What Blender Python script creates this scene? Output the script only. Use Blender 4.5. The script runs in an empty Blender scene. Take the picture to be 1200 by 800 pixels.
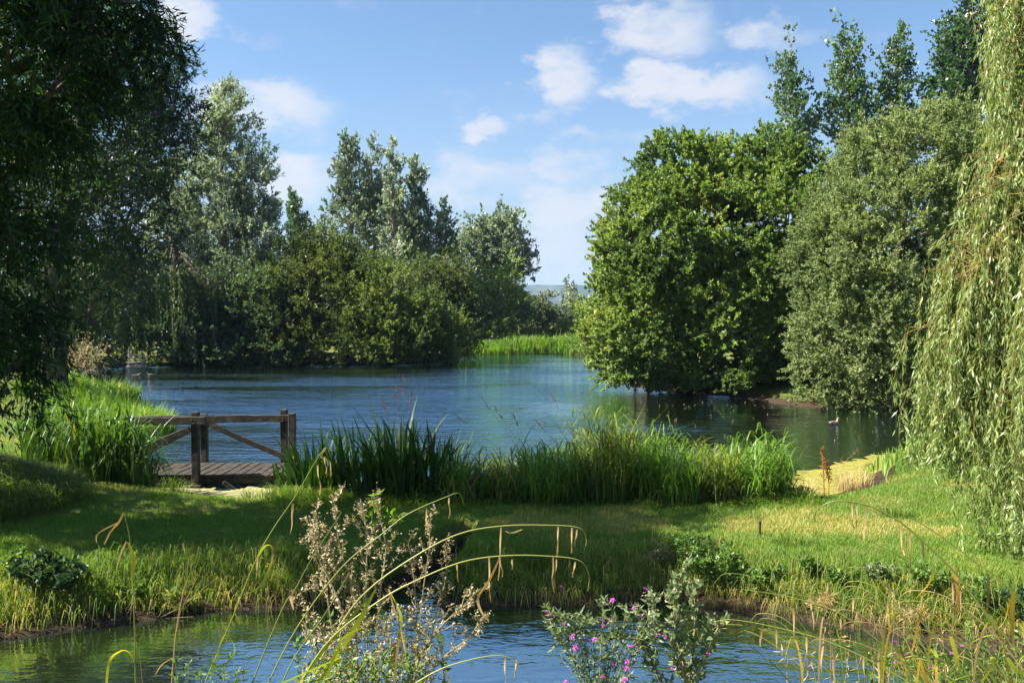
import bpy, math
import numpy as np
from mathutils import Vector
R = math.radians
sc = bpy.context.scene
COL = sc.collection

# ------------------------------------------------------------------ camera, sky, sun, exposure
CAM_Z = 2.8
PITCH = math.atan(0.030)
cd = bpy.data.cameras.new('camera'); cam = bpy.data.objects.new('camera', cd); COL.objects.link(cam)
cam.location = (0, 0, CAM_Z); cam.rotation_euler = (R(90) - PITCH, 0, 0)
cd.lens = 30.0; cd.sensor_width = 36.0; cd.clip_start = 0.1; cd.clip_end = 20000
sc.camera = cam

SUN_AZ, SUN_EL = R(-99), R(47)          # azimuth from +Y, negative = left
SUN = Vector((math.sin(SUN_AZ) * math.cos(SUN_EL), math.cos(SUN_AZ) * math.cos(SUN_EL), math.sin(SUN_EL)))
sl = bpy.data.lights.new('sun', 'SUN'); so = bpy.data.objects.new('sun', sl); COL.objects.link(so)
sl.energy = 5.0; sl.angle = R(0.53); sl.color = (1.0, 0.95, 0.86)
so.rotation_euler = SUN.to_track_quat('Z', 'Y').to_euler(); so.location = (-20, 10, 30)

world = bpy.data.worlds.new('World'); sc.world = world; world.use_nodes = True
wn = world.node_tree; wn.nodes.clear()
def wnode(t, **kw):
    n = wn.nodes.new(t)
    for k, v in kw.items(): setattr(n, k, v)
    return n
def wmath(op, a, b=None, c=None, clamp=False):
    n = wnode('ShaderNodeMath', operation=op, use_clamp=clamp)
    for i, v in enumerate((a, b, c)):
        if v is None: continue
        if isinstance(v, (int, float)): n.inputs[i].default_value = v
        else: wn.links.new(v, n.inputs[i])
    return n.outputs[0]
wout = wnode('ShaderNodeOutputWorld'); bg = wnode('ShaderNodeBackground')
sky = wnode('ShaderNodeTexSky', sky_type='NISHITA'); sky.sun_disc = False
sky.sun_elevation = SUN_EL; sky.sun_rotation = SUN_AZ; sky.air_density = 1.0; sky.dust_density = 0.6; sky.ozone_density = 2.0
bg.inputs['Strength'].default_value = 0.0525
tc = wnode('ShaderNodeTexCoord'); sep = wnode('ShaderNodeSeparateXYZ'); wn.links.new(tc.outputs['Generated'], sep.inputs[0])
DX, DY, DZ = sep.outputs
yy = wmath('MAXIMUM', DY, 0.02)
U = wmath('DIVIDE', DX, yy); V = wmath('DIVIDE', DZ, yy)
# fair weather cumulus ahead: soft lobes of cloud broken by fractal noise
nz = wnode('ShaderNodeTexNoise'); nz.inputs['Scale'].default_value = 5.5; nz.inputs['Detail'].default_value = 8; nz.inputs['Roughness'].default_value = 0.58
mp = wnode('ShaderNodeMapping'); mp.inputs['Scale'].default_value = (1, 1, 2.0); mp.inputs['Location'].default_value = (3.1, 0.4, 1.7)
wn.links.new(tc.outputs['Generated'], mp.inputs[0]); wn.links.new(mp.outputs[0], nz.inputs['Vector'])
nz2 = wnode('ShaderNodeTexNoise'); nz2.inputs['Scale'].default_value = 17; nz2.inputs['Detail'].default_value = 7; nz2.inputs['Roughness'].default_value = 0.6
wn.links.new(mp.outputs[0], nz2.inputs['Vector'])
cuv = wnode('ShaderNodeCombineXYZ'); wn.links.new(U, cuv.inputs[0]); wn.links.new(V, cuv.inputs[1])
warp = wnode('ShaderNodeVectorMath', operation='SUBTRACT'); wn.links.new(nz2.outputs['Color'], warp.inputs[0]); warp.inputs[1].default_value = (0.5, 0.5, 0.5)
warp2 = wnode('ShaderNodeVectorMath', operation='MULTIPLY_ADD'); wn.links.new(warp.outputs[0], warp2.inputs[0]); warp2.inputs[1].default_value = (0.13, 0.08, 0); wn.links.new(cuv.outputs[0], warp2.inputs[2])
CL = [(215, 28, 48, 30, .95), (295, 48, 44, 18, .42), (325, 122, 80, 38, .82), (375, 155, 24, 16, .3), (345, 205, 56, 34, .9),
      (768, 38, 76, 46, .85), (655, 95, 46, 42, .9), (800, 106, 112, 30, 1.0), (905, 45, 70, 24, .5), (570, 155, 40, 16, .8),
      (725, 160, 64, 15, .36), (665, 195, 60, 24, .64), (560, 212, 90, 34, .66), (670, 240, 90, 34, .82), (640, 300, 130, 56, .72), (245, 120, 40, 30, .5),
      (-60, 120, 120, 60, .6), (1300, 60, 130, 50, .7)]
acc = None
for (px, py, rx, ry, inten) in CL:
    s1 = wnode('ShaderNodeVectorMath', operation='SUBTRACT'); wn.links.new(warp2.outputs[0], s1.inputs[0]); s1.inputs[1].default_value = ((px - 600) / 1000, (370 - py) / 1000, 0)
    s2 = wnode('ShaderNodeVectorMath', operation='MULTIPLY'); wn.links.new(s1.outputs[0], s2.inputs[0]); s2.inputs[1].default_value = (1000 / rx, 1000 / ry, 0)
    s3 = wnode('ShaderNodeVectorMath', operation='LENGTH'); wn.links.new(s2.outputs[0], s3.inputs[0])
    mr = wnode('ShaderNodeMapRange', interpolation_type='SMOOTHSTEP'); wn.links.new(s3.outputs['Value'], mr.inputs[0])
    mr.inputs[1].default_value = 1.35; mr.inputs[2].default_value = 0.35; mr.inputs[3].default_value = 0; mr.inputs[4].default_value = inten
    acc = mr.outputs[0] if acc is None else wmath('MAXIMUM', acc, mr.outputs[0])
front = wmath('GREATER_THAN', DY, 0.05)
acc = wmath('MULTIPLY', acc, front)
# scattered cloud over the rest of the sky
gen = wnode('ShaderNodeMapRange', interpolation_type='SMOOTHSTEP'); wn.links.new(nz.outputs['Fac'], gen.inputs[0])
gen.inputs[1].default_value = 0.56; gen.inputs[2].default_value = 0.80
gen2 = wmath('MULTIPLY', gen.outputs[0], 0.22)
mod = wnode('ShaderNodeMapRange'); wn.links.new(nz2.outputs['Fac'], mod.inputs[0]); mod.inputs[1].default_value = 0.32; mod.inputs[2].default_value = 0.56; mod.inputs[3].default_value = 0.42; mod.inputs[4].default_value = 1.0
dens = wmath('ADD', acc, wmath('MULTIPLY', wmath('SUBTRACT', nz2.outputs['Fac'], 0.48), 1.5))
dm = wnode('ShaderNodeMapRange', interpolation_type='SMOOTHSTEP'); wn.links.new(dens, dm.inputs[0]); dm.inputs[1].default_value = 0.10; dm.inputs[2].default_value = 1.12
acc = dm.outputs[0]
acc = wmath('MAXIMUM', acc, gen2)
# pale horizon haze painted into the sky colour low down
low = wnode('ShaderNodeMapRange', interpolation_type='SMOOTHSTEP'); wn.links.new(DZ, low.inputs[0]); low.inputs[1].default_value = 0.30; low.inputs[2].default_value = 0.0; low.inputs[3].default_value = 0; low.inputs[4].default_value = 0.88
acc = wmath('MINIMUM', acc, 1.0)
skyt = wnode('ShaderNodeMix', data_type='RGBA', blend_type='MULTIPLY'); skyt.inputs[0].default_value = 1.0
wn.links.new(sky.outputs[0], skyt.inputs[6]); skyt.inputs[7].default_value = (0.86, 1.0, 1.08, 1)
hzm = wnode('ShaderNodeMix', data_type='RGBA'); wn.links.new(low.outputs[0], hzm.inputs[0]); wn.links.new(skyt.outputs[2], hzm.inputs[6]); hzm.inputs[7].default_value = (2.75, 3.35, 4.1, 1)
cm = wnode('ShaderNodeMix', data_type='RGBA'); wn.links.new(acc, cm.inputs[0]); wn.links.new(hzm.outputs[2], cm.inputs[6]); cm.inputs[7].default_value = (4.6, 4.8, 5.2, 1)
wn.links.new(cm.outputs[2], bg.inputs['Color']); wn.links.new(bg.outputs[0], wout.inputs[0])

sc.view_settings.view_transform = 'Standard'; sc.view_settings.look = 'None'
sc.view_settings.exposure = 1.7; sc.view_settings.gamma = 1.0; sc.view_settings.use_curve_mapping = False
sc.render.engine = 'CYCLES'
cy = sc.cycles
cy.max_bounces = 6; cy.diffuse_bounces = 3; cy.glossy_bounces = 3; cy.transmission_bounces = 4; cy.volume_bounces = 0; cy.transparent_max_bounces = 4
cy.caustics_reflective = False; cy.caustics_refractive = False; cy.sample_clamp_indirect = 6.0
cy.use_denoising = True

# ------------------------------------------------------------------ helpers
ca, sa = math.cos(PITCH), math.sin(PITCH)
def P(px, py, Y):
    """world point seen at (px, py) of the 1200x800 photograph, at distance Y in front of the camera"""
    dx = (px - 600) / 1000; dy = (400 - py) / 1000
    d = np.array([dx, ca + dy * sa, -sa + dy * ca])
    return np.array([0, 0, CAM_Z]) + d * (Y / d[1])
def fbm(x, y, s=1.0, seed=0, octs=3):
    r = np.zeros_like(x); a = 1.0; tot = 0
    for o in range(octs):
        r = r + a * vnoise(x * s + seed * 17.3 + o * 5.1, y * s - seed * 9.7 + o * 3.3); tot += a; a *= 0.5; s *= 2.1
    return r / tot
def vnoise(x, y):
    xi = np.floor(x); yi = np.floor(y); fx = x - xi; fy = y - yi
    fx = fx * fx * (3 - 2 * fx); fy = fy * fy * (3 - 2 * fy)
    def h(a, b):
        v = np.sin(a * 127.1 + b * 311.7) * 43758.5453
        return v - np.floor(v)
    return (h(xi, yi) * (1 - fx) + h(xi + 1, yi) * fx) * (1 - fy) + (h(xi, yi + 1) * (1 - fx) + h(xi + 1, yi + 1) * fx) * fy
def norm(v):
    return v / np.maximum(np.linalg.norm(v, axis=-1, keepdims=True), 1e-9)
def mesh(name, verts, faces, mat, val=None, smooth=False):
    """faces (n,k) index array, val = one number per face"""
    verts = np.ascontiguousarray(verts, dtype=np.float32); faces = np.ascontiguousarray(faces, dtype=np.int32)
    me = bpy.data.meshes.new(name); nf, k = faces.shape
    me.vertices.add(len(verts)); me.vertices.foreach_set('co', verts.ravel())
    me.loops.add(nf * k); me.loops.foreach_set('vertex_index', faces.ravel())
    me.polygons.add(nf); me.polygons.foreach_set('loop_start', np.arange(0, nf * k, k, dtype=np.int32))
    if smooth: me.polygons.foreach_set('use_smooth', np.ones(nf, dtype=bool))
    me.materials.append(mat)
    if val is not None:
        a = me.attributes.new('v', 'FLOAT', 'FACE'); a.data.foreach_set('value', np.ascontiguousarray(val, dtype=np.float32))
    me.update(calc_edges=True)
    return me
def link(name, me, parent=None, loc=(0, 0, 0)):
    o = bpy.data.objects.new(name, me); COL.objects.link(o); o.location = loc
    if parent is not None: o.parent = parent
    return o
def tag(o, label=None, cat=None, group=None, kind=None):
    if label: o['label'] = label
    if cat: o['category'] = cat
    if group: o['group'] = group
    if kind: o['kind'] = kind
    return o
def root(name, loc, label, cat, group=None):
    return tag(link(name, None, None, tuple(float(c) for c in loc)), label, cat, group)
class Geo:
    """collects quads and their values, becomes one mesh"""
    def __init__(s): s.v = []; s.f = []; s.a = []; s.n = 0
    def add(s, v, f, a=None):
        v = np.asarray(v, dtype=np.float32).reshape(-1, 3); f = np.asarray(f, dtype=np.int64)
        s.v.append(v); s.f.append(f + s.n); s.n += len(v)
        s.a.append(np.full(len(f), 0.5) if a is None else (np.full(len(f), a) if np.isscalar(a) else np.asarray(a)))
    def mesh(s, name, mat, smooth=False, off=(0, 0, 0)):
        return mesh(name, np.concatenate(s.v) - np.array(off, dtype=np.float32), np.concatenate(s.f), mat, np.concatenate(s.a), smooth)
def tubes(g, A, B, ra, rb, sides=5, val=0.5):
    """many cone frusta from A to B"""
    A = np.atleast_2d(A).astype(float); B = np.atleast_2d(B).astype(float); n = len(A)
    ra = np.broadcast_to(ra, n); rb = np.broadcast_to(rb, n)
    d = norm(B - A); ref = np.where(np.abs(d[:, 2:3]) > 0.9, [[1., 0, 0]], [[0, 0, 1.]])
    x = norm(np.cross(d, ref)); y = np.cross(d, x)
    th = np.arange(sides) / sides * 2 * math.pi
    ring = x[:, None] * np.cos(th)[None, :, None] + y[:, None] * np.sin(th)[None, :, None]
    v = np.concatenate([A[:, None] + ring * ra[:, None, None], B[:, None] + ring * rb[:, None, None]], axis=1)
    i = np.arange(sides); j = (i + 1) % sides
    f = np.stack([i, j, j + sides, i + sides], 1)[None] + (np.arange(n) * 2 * sides)[:, None, None]
    g.add(v.reshape(-1, 3), f.reshape(-1, 4), np.repeat(np.broadcast_to(val, n), sides))
def tube_path(g, pts, radii, sides=6, val=0.5):
    """one continuous tapering tube along pts, closed at the ends"""
    pts = np.asarray(pts, float); n = len(pts); radii = np.broadcast_to(radii, n)
    t = norm(np.gradient(pts, axis=0)); ref = np.array([0.31, 0.17, 0.93]) if abs(t[:, 2]).mean() < 0.9 else np.array([1., 0.1, 0])
    x = norm(np.cross(t, ref)); y = np.cross(t, x); th = np.arange(sides) / sides * 2 * math.pi
    v = pts[:, None] + (x[:, None] * np.cos(th)[None, :, None] + y[:, None] * np.sin(th)[None, :, None]) * radii[:, None, None]
    v = v.reshape(-1, 3); i = np.arange(sides); j = (i + 1) % sides
    f = (np.stack([i, j, j + sides, i + sides], 1)[None] + (np.arange(n - 1) * sides)[:, None, None]).reshape(-1, 4)
    g.add(v, f, val)
def spline(pts, n=24):
    """smooth curve through pts"""
    p = np.asarray(pts, float)
    if len(p) == 2: return p[0] + (p[1] - p[0]) * np.linspace(0, 1, n)[:, None]
    q = np.vstack([2 * p[0] - p[1], p, 2 * p[-1] - p[-2]]); m = len(p) - 1; t = np.linspace(0, m - 1e-6, n); k = t.astype(int); u = (t - k)[:, None]
    a, b, c, d = q[k], q[k + 1], q[k + 2], q[k + 3]
    return 0.5 * (2 * b + (c - a) * u + (2 * a - 5 * b + 4 * c - d) * u ** 2 + (3 * b - a - 3 * c + d) * u ** 3)
def leaves(g, base, d, side, L, W, val, fold=0.25, wide=0.42):
    """folded lozenge leaves"""
    n = len(base); L = np.broadcast_to(L, n)[:, None]; W = np.broadcast_to(W, n)[:, None]
    nrm = np.cross(d, side)
    mid = base + d * L * wide
    v = np.stack([base, mid + side * W * .5 + nrm * W * fold, base + d * L - nrm * W * 0.3, mid - side * W * .5 + nrm * W * fold], 1)
    f = np.arange(n * 4).reshape(n, 4)
    g.add(v.reshape(-1, 3), f, val)
def blades(g, base, az, H, reach, W, val, rng, segs=4, droop=0.35, twist=0.6, power=1.7, tipw=0.08):
    """curved tapering strap leaves; droop>0 lets the tip fall over"""
    n = len(base); t = np.linspace(0, 1, segs + 1)[None, :]
    H = np.broadcast_to(H, n)[:, None]; reach = np.broadcast_to(reach, n)[:, None]; W = np.broadcast_to(W, n)[:, None]; droop = np.broadcast_to(droop, n)[:, None]
    hor = reach * t ** power; z = H * (t * (1 + droop * 0.6) - droop * 1.6 * np.clip(t - 0.45, 0, 1) ** 2 * 3.3 * 0.9)
    dirx = np.cos(az)[:, None]; diry = np.sin(az)[:, None]
    c = np.stack([base[:, 0:1] + dirx * hor, base[:, 1:2] + diry * hor, base[:, 2:3] + z], -1)
    sa_ = az + math.pi / 2 + rng.uniform(-twist, twist, n)
    s = np.stack([np.cos(sa_), np.sin(sa_), np.zeros(n)], -1)[:, None, :]
    w = W * (tipw + (1 - tipw) * np.clip(1 - t ** 2.4, 0, 1)) * (0.75 + 0.25 * np.clip(t * 4, 0, 1)) * 0.5
    v = np.concatenate([c - s * w[..., None], c + s * w[..., None]], 1)
    i = np.arange(segs); f = np.stack([i, i + 1, i + segs + 2, i + segs + 1], 1)[None] + (np.arange(n) * 2 * (segs + 1))[:, None, None]
    g.add(v.reshape(-1, 3), f.reshape(-1, 4), np.repeat(np.broadcast_to(val, n), segs))

# ------------------------------------------------------------------ materials
def mat(name):
    m = bpy.data.materials.new(name); m.use_nodes = True; m.node_tree.nodes.clear(); return m, m.node_tree
def ramp(nt, src, stops):
    r = nt.nodes.new('ShaderNodeValToRGB'); e = r.color_ramp.elements
    while len(e) > 1: e.remove(e[-1])
    e[0].position = stops[0][0]; e[0].color = (*stops[0][1], 1)
    for p_, c_ in stops[1:]:
        x = e.new(p_); x.color = (*c_, 1)
    nt.links.new(src, r.inputs[0]); return r.outputs[0]
def leaf_mat(name, stops, trans=0.4, tcol=(1.5, 1.5, 0.55), rough=0.45, spec=0.35, boost=1.0):
    m, nt = mat(name); N = nt.nodes.new; Lk = nt.links.new
    at = N('ShaderNodeAttribute'); at.attribute_name = 'v'
    stops = [(p_, tuple(min(.8, c_ * boost) for c_ in c)) for p_, c in stops]
    col = ramp(nt, at.outputs['Fac'], stops)
    pb = N('ShaderNodeBsdfPrincipled'); pb.inputs['Roughness'].default_value = rough; pb.inputs['Specular IOR Level'].default_value = spec
    Lk(col, pb.inputs['Base Color'])
    tm = N('ShaderNodeMix'); tm.data_type = 'RGBA'; tm.blend_type = 'MULTIPLY'; tm.inputs[0].default_value = 1; Lk(col, tm.inputs[6]); tm.inputs[7].default_value = (*tcol, 1)
    tr = N('ShaderNodeBsdfTranslucent'); Lk(tm.outputs[2], tr.inputs['Color'])
    mx = N('ShaderNodeMixShader'); mx.inputs[0].default_value = trans; Lk(pb.outputs[0], mx.inputs[1]); Lk(tr.outputs[0], mx.inputs[2])
    o = N('ShaderNodeOutputMaterial'); Lk(mx.outputs[0], o.inputs[0]); return m
def solid_mat(name, stops, scale=6.0, stretch=(1, 1, 1), rough=0.85, bump=0.4, detail=6):
    m, nt = mat(name); N = nt.nodes.new; Lk = nt.links.new
    t = N('ShaderNodeTexCoord'); mp_ = N('ShaderNodeMapping'); mp_.inputs['Scale'].default_value = stretch; Lk(t.outputs['Object'], mp_.inputs[0])
    nz_ = N('ShaderNodeTexNoise'); nz_.inputs['Scale'].default_value = scale; nz_.inputs['Detail'].default_value = detail; nz_.inputs['Roughness'].default_value = .65; Lk(mp_.outputs[0], nz_.inputs['Vector'])
    pb = N('ShaderNodeBsdfPrincipled'); pb.inputs['Roughness'].default_value = rough; pb.inputs['Specular IOR Level'].default_value = 0.25
    Lk(ramp(nt, nz_.outputs['Fac'], stops), pb.inputs['Base Color'])
    b = N('ShaderNodeBump'); b.inputs['Strength'].default_value = bump; b.inputs['Distance'].default_value = 0.02; Lk(nz_.outputs['Fac'], b.inputs['Height']); Lk(b.outputs[0], pb.inputs['Normal'])
    o = N('ShaderNodeOutputMaterial'); Lk(pb.outputs[0], o.inputs[0]); return m

M = {}
M['bark'] = solid_mat('bark', [(0.3, (0.05, 0.038, 0.026)), (0.7, (0.17, 0.14, 0.10))], 5, (4, 4, 0.7))
M['pale_bark'] = solid_mat('pale_bark', [(0.3, (0.12, 0.10, 0.07)), (0.7, (0.30, 0.27, 0.20))], 5, (4, 4, 0.7))
M['wood'] = solid_mat('weathered_wood', [(0.3, (0.018, 0.014, 0.010)), (0.55, (0.050, 0.042, 0.031)), (0.75, (0.10, 0.088, 0.07))], 9, (1, 1, 1), 0.8, 0.5)
M['iron'] = solid_mat('rusty_iron', [(0.3, (0.03, 0.018, 0.012)), (0.7, (0.12, 0.06, 0.03))], 40)
M['old_wood'] = solid_mat('silvered_wood', [(0.3, (0.16, 0.14, 0.12)), (0.75, (0.38, 0.35, 0.31))], 9, (1, 1, 1), 0.8, 0.5)
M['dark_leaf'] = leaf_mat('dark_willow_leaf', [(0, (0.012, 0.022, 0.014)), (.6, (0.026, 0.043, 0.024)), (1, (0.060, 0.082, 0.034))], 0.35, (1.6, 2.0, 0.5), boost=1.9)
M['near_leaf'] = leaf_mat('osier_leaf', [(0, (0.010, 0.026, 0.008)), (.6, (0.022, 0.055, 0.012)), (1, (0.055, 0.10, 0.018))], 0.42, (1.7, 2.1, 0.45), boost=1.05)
M['alder'] = leaf_mat('alder_leaf', [(0, (0.040, 0.066, 0.020)), (.45, (0.084, 0.126, 0.032)), (.85, (0.142, 0.192, 0.050)), (1, (0.20, 0.21, 0.065))], 0.36, (1.5, 1.65, 0.45), 0.5, 0.3, boost=1.7)
M['sallow'] = leaf_mat('sallow_leaf', [(0, (0.072, 0.095, 0.036)), (.5, (0.108, 0.136, 0.052)), (1, (0.148, 0.172, 0.076))], 0.33, (1.3, 1.4, 0.6), 0.65, 0.15, boost=1.9)
M['silver'] = leaf_mat('silver_willow_leaf', [(0, (0.060, 0.080, 0.052)), (.5, (0.125, 0.152, 0.100)), (1, (0.24, 0.265, 0.19))], 0.3, (1.3, 1.4, 0.7), 0.5, 0.35, boost=1.9)
M['poplar'] = leaf_mat('poplar_leaf', [(0, (0.020, 0.045, 0.020)), (.6, (0.045, 0.080, 0.034)), (1, (0.10, 0.14, 0.07))], 0.28, (1.5, 1.7, 0.5), 0.35, 0.5, boost=1.7)
M['greypoplar'] = leaf_mat('grey_poplar_leaf', [(0, (0.048, 0.072, 0.050)), (.6, (0.105, 0.132, 0.092)), (1, (0.20, 0.225, 0.16))], 0.28, (1.3, 1.4, 0.6), 0.4, 0.45, boost=1.95)
M['olive'] = leaf_mat('goat_willow_leaf', [(0, (0.018, 0.030, 0.008)), (.5, (0.045, 0.068, 0.016)), (1, (0.10, 0.125, 0.03))], 0.34, (1.6, 1.6, 0.4), 0.5, 0.3, boost=1.15)
M['lime'] = leaf_mat('light_willow_leaf', [(0, (0.045, 0.075, 0.018)), (.5, (0.095, 0.135, 0.032)), (1, (0.18, 0.21, 0.06))], 0.38, (1.5, 1.6, 0.45), 0.5, 0.3, boost=1.2)
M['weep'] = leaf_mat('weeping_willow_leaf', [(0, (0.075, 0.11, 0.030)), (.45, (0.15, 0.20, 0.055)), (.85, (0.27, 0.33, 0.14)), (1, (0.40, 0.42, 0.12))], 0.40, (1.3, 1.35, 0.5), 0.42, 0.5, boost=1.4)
M['weep_twig'] = solid_mat('golden_twig', [(0.3, (0.13, 0.09, 0.025)), (0.7, (0.24, 0.18, 0.05))], 20)
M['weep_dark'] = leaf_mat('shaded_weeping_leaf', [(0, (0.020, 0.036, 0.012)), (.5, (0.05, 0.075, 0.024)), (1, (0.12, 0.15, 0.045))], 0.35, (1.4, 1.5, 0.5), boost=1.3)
M['far_leaf'] = leaf_mat('distant_leaf', [(0, (0.030, 0.050, 0.026)), (.5, (0.065, 0.09, 0.045)), (1, (0.12, 0.145, 0.07))], 0.3, (1.3, 1.4, 0.6), boost=1.3)
M['lawn'] = leaf_mat('lawn_blade', [(0, (0.33, 0.26, 0.11)), (.28, (0.22, 0.22, 0.055)), (.5, (0.118, 0.185, 0.028)), (1, (0.065, 0.13, 0.016))], 0.42, (1.35, 1.4, 0.4), 0.5, 0.25, boost=1.55)
M['long_grass'] = leaf_mat('long_grass', [(0, (0.36, 0.27, 0.13)), (.22, (0.25, 0.22, 0.07)), (.4, (0.13, 0.175, 0.035)), (1, (0.05, 0.10, 0.016))], 0.42, (1.4, 1.45, 0.4), 0.5, 0.25, boost=1.45)
M['dark_grass'] = leaf_mat('shaded_grass', [(0, (0.05, 0.07, 0.02)), (1, (0.02, 0.045, 0.012))], 0.35)
M['iris'] = leaf_mat('iris_blade', [(0, (0.30, 0.22, 0.08)), (.08, (0.12, 0.14, 0.03)), (.3, (0.028, 0.065, 0.014)), (1, (0.045, 0.10, 0.022))], 0.30, (1.5, 1.7, 0.4), 0.5, 0.25, boost=1.0)
M['sedge'] = leaf_mat('sedge_blade', [(0, (0.42, 0.30, 0.15)), (.07, (0.20, 0.18, 0.05)), (.2, (0.035, 0.08, 0.014)), (1, (0.09, 0.16, 0.026))], 0.36, (1.5, 1.6, 0.4), 0.42, 0.35, boost=1.3)
M['reed'] = leaf_mat('reed_blade', [(0, (0.36, 0.26, 0.12)), (.1, (0.16, 0.15, 0.04)), (.3, (0.055, 0.11, 0.018)), (1, (0.13, 0.215, 0.028))], 0.45, (1.4, 1.5, 0.35), 0.45, 0.35, boost=1.5)
M['reed_olive'] = leaf_mat('mixed_reed_blade', [(0, (0.34, 0.22, 0.10)), (.18, (0.20, 0.15, 0.05)), (.4, (0.07, 0.10, 0.02)), (1, (0.17, 0.21, 0.035))], 0.45, (1.4, 1.45, 0.35), 0.45, 0.35, boost=1.5)
M['herb'] = leaf_mat('herb_leaf', [(0, (0.03, 0.065, 0.015)), (.6, (0.075, 0.135, 0.028)), (1, (0.16, 0.21, 0.05))], 0.38, (1.4, 1.5, 0.4), boost=1.6)
M['herb_dark'] = leaf_mat('dark_herb_leaf', [(0, (0.015, 0.04, 0.016)), (1, (0.05, 0.10, 0.035))], 0.3, rough=0.3, spec=.6)
M['grey_herb'] = leaf_mat('grey_green_leaf', [(0, (0.09, 0.13, 0.06)), (.6, (0.18, 0.24, 0.11)), (1, (0.33, 0.36, 0.20))], 0.38, (1.2, 1.3, 0.6))
M['fresh'] = leaf_mat('fresh_leaf', [(0, (0.10, 0.18, 0.02)), (1, (0.24, 0.36, 0.04))], 0.5, (1.3, 1.4, 0.3))
M['dead'] = leaf_mat('dead_plant', [(0, (0.19, 0.14, 0.05)), (.5, (0.38, 0.32, 0.17)), (1, (0.60, 0.55, 0.38))], 0.35, (1.1, 1.0, 0.8), 0.7, 0.2)
M['straw'] = leaf_mat('dry_straw', [(0, (0.30, 0.19, 0.08)), (.5, (0.45, 0.32, 0.15)), (1, (0.62, 0.48, 0.27))], 0.35, (1.1, 1.0, 0.7), 0.6, 0.3)
M['stem_green'] = leaf_mat('green_stem', [(0, (0.10, 0.13, 0.02)), (.5, (0.20, 0.24, 0.04)), (1, (0.38, 0.36, 0.10))], 0.2, (1.2, 1.2, 0.5), 0.4, 0.5)
M['yellow_leaf'] = leaf_mat('yellow_strap_leaf', [(0, (0.50, 0.26, 0.06)), (.4, (0.55, 0.42, 0.06)), (.7, (0.42, 0.44, 0.05)), (1, (0.16, 0.25, 0.03))], 0.45, (1.2, 1.2, 0.4), 0.4, 0.4)
M['petal'] = leaf_mat('magenta_petal', [(0, (0.42, 0.06, 0.36)), (1, (0.70, 0.22, 0.62))], 0.4, (1.3, 1.0, 1.3), 0.5, 0.2)
M['dock'] = leaf_mat('rusty_dock', [(0, (0.22, 0.09, 0.03)), (1, (0.45, 0.22, 0.08))], 0.3, (1.1, 1.0, 0.8), 0.8, 0.1)

# ground
def ground_mat():
    m, nt = mat('ground_soil_and_turf'); N = nt.nodes.new; Lk = nt.links.new
    geo = N('ShaderNodeNewGeometry'); sp = N('ShaderNodeSeparateXYZ'); Lk(geo.outputs['Position'], sp.inputs[0])
    n1 = N('ShaderNodeTexNoise'); n1.inputs['Scale'].default_value = 1.1; n1.inputs['Detail'].default_value = 8; n1.inputs['Roughness'].default_value = .6; Lk(geo.outputs['Position'], n1.inputs['Vector'])
    n2 = N('ShaderNodeTexNoise'); n2.inputs['Scale'].default_value = 30; n2.inputs['Detail'].default_value = 5; Lk(geo.outputs['Position'], n2.inputs['Vector'])
    turf = ramp(nt, n1.outputs['Fac'], [(0.30, (0.07, 0.10, 0.02)), (0.5, (0.12, 0.14, 0.03)), (0.66, (0.20, 0.175, 0.07))])
    tm = N('ShaderNodeMix'); tm.data_type = 'RGBA'; tm.blend_type = 'MULTIPLY'; tm.inputs[0].default_value = .7; Lk(turf, tm.inputs[6]); Lk(ramp(nt, n2.outputs['Fac'], [(0.3, (.35, .35, .35)), (.7, (1.3, 1.3, 1.3))]), tm.inputs[7])
    soil = ramp(nt, n2.outputs['Fac'], [(0.3, (0.022, 0.015, 0.009)), (0.7, (0.075, 0.052, 0.032))])
    mr = N('ShaderNodeMapRange'); Lk(sp.outputs[2], mr.inputs[0]); mr.inputs[1].default_value = 0.10; mr.inputs[2].default_value = 0.22
    mx = N('ShaderNodeMix'); mx.data_type = 'RGBA'; Lk(mr.outputs[0], mx.inputs[0]); Lk(soil, mx.inputs[6]); Lk(tm.outputs[2], mx.inputs[7])
    pb = N('ShaderNodeBsdfPrincipled'); pb.inputs['Roughness'].default_value = .95; pb.inputs['Specular IOR Level'].default_value = 0.1; Lk(mx.outputs[2], pb.inputs['Base Color'])
    b = N('ShaderNodeBump'); b.inputs['Strength'].default_value = .6; b.inputs['Distance'].default_value = .03; Lk(n2.outputs['Fac'], b.inputs['Height']); Lk(b.outputs[0], pb.inputs['Normal'])
    o = N('ShaderNodeOutputMaterial'); Lk(pb.outputs[0], o.inputs[0]); return m
M['ground'] = ground_mat()
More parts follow.
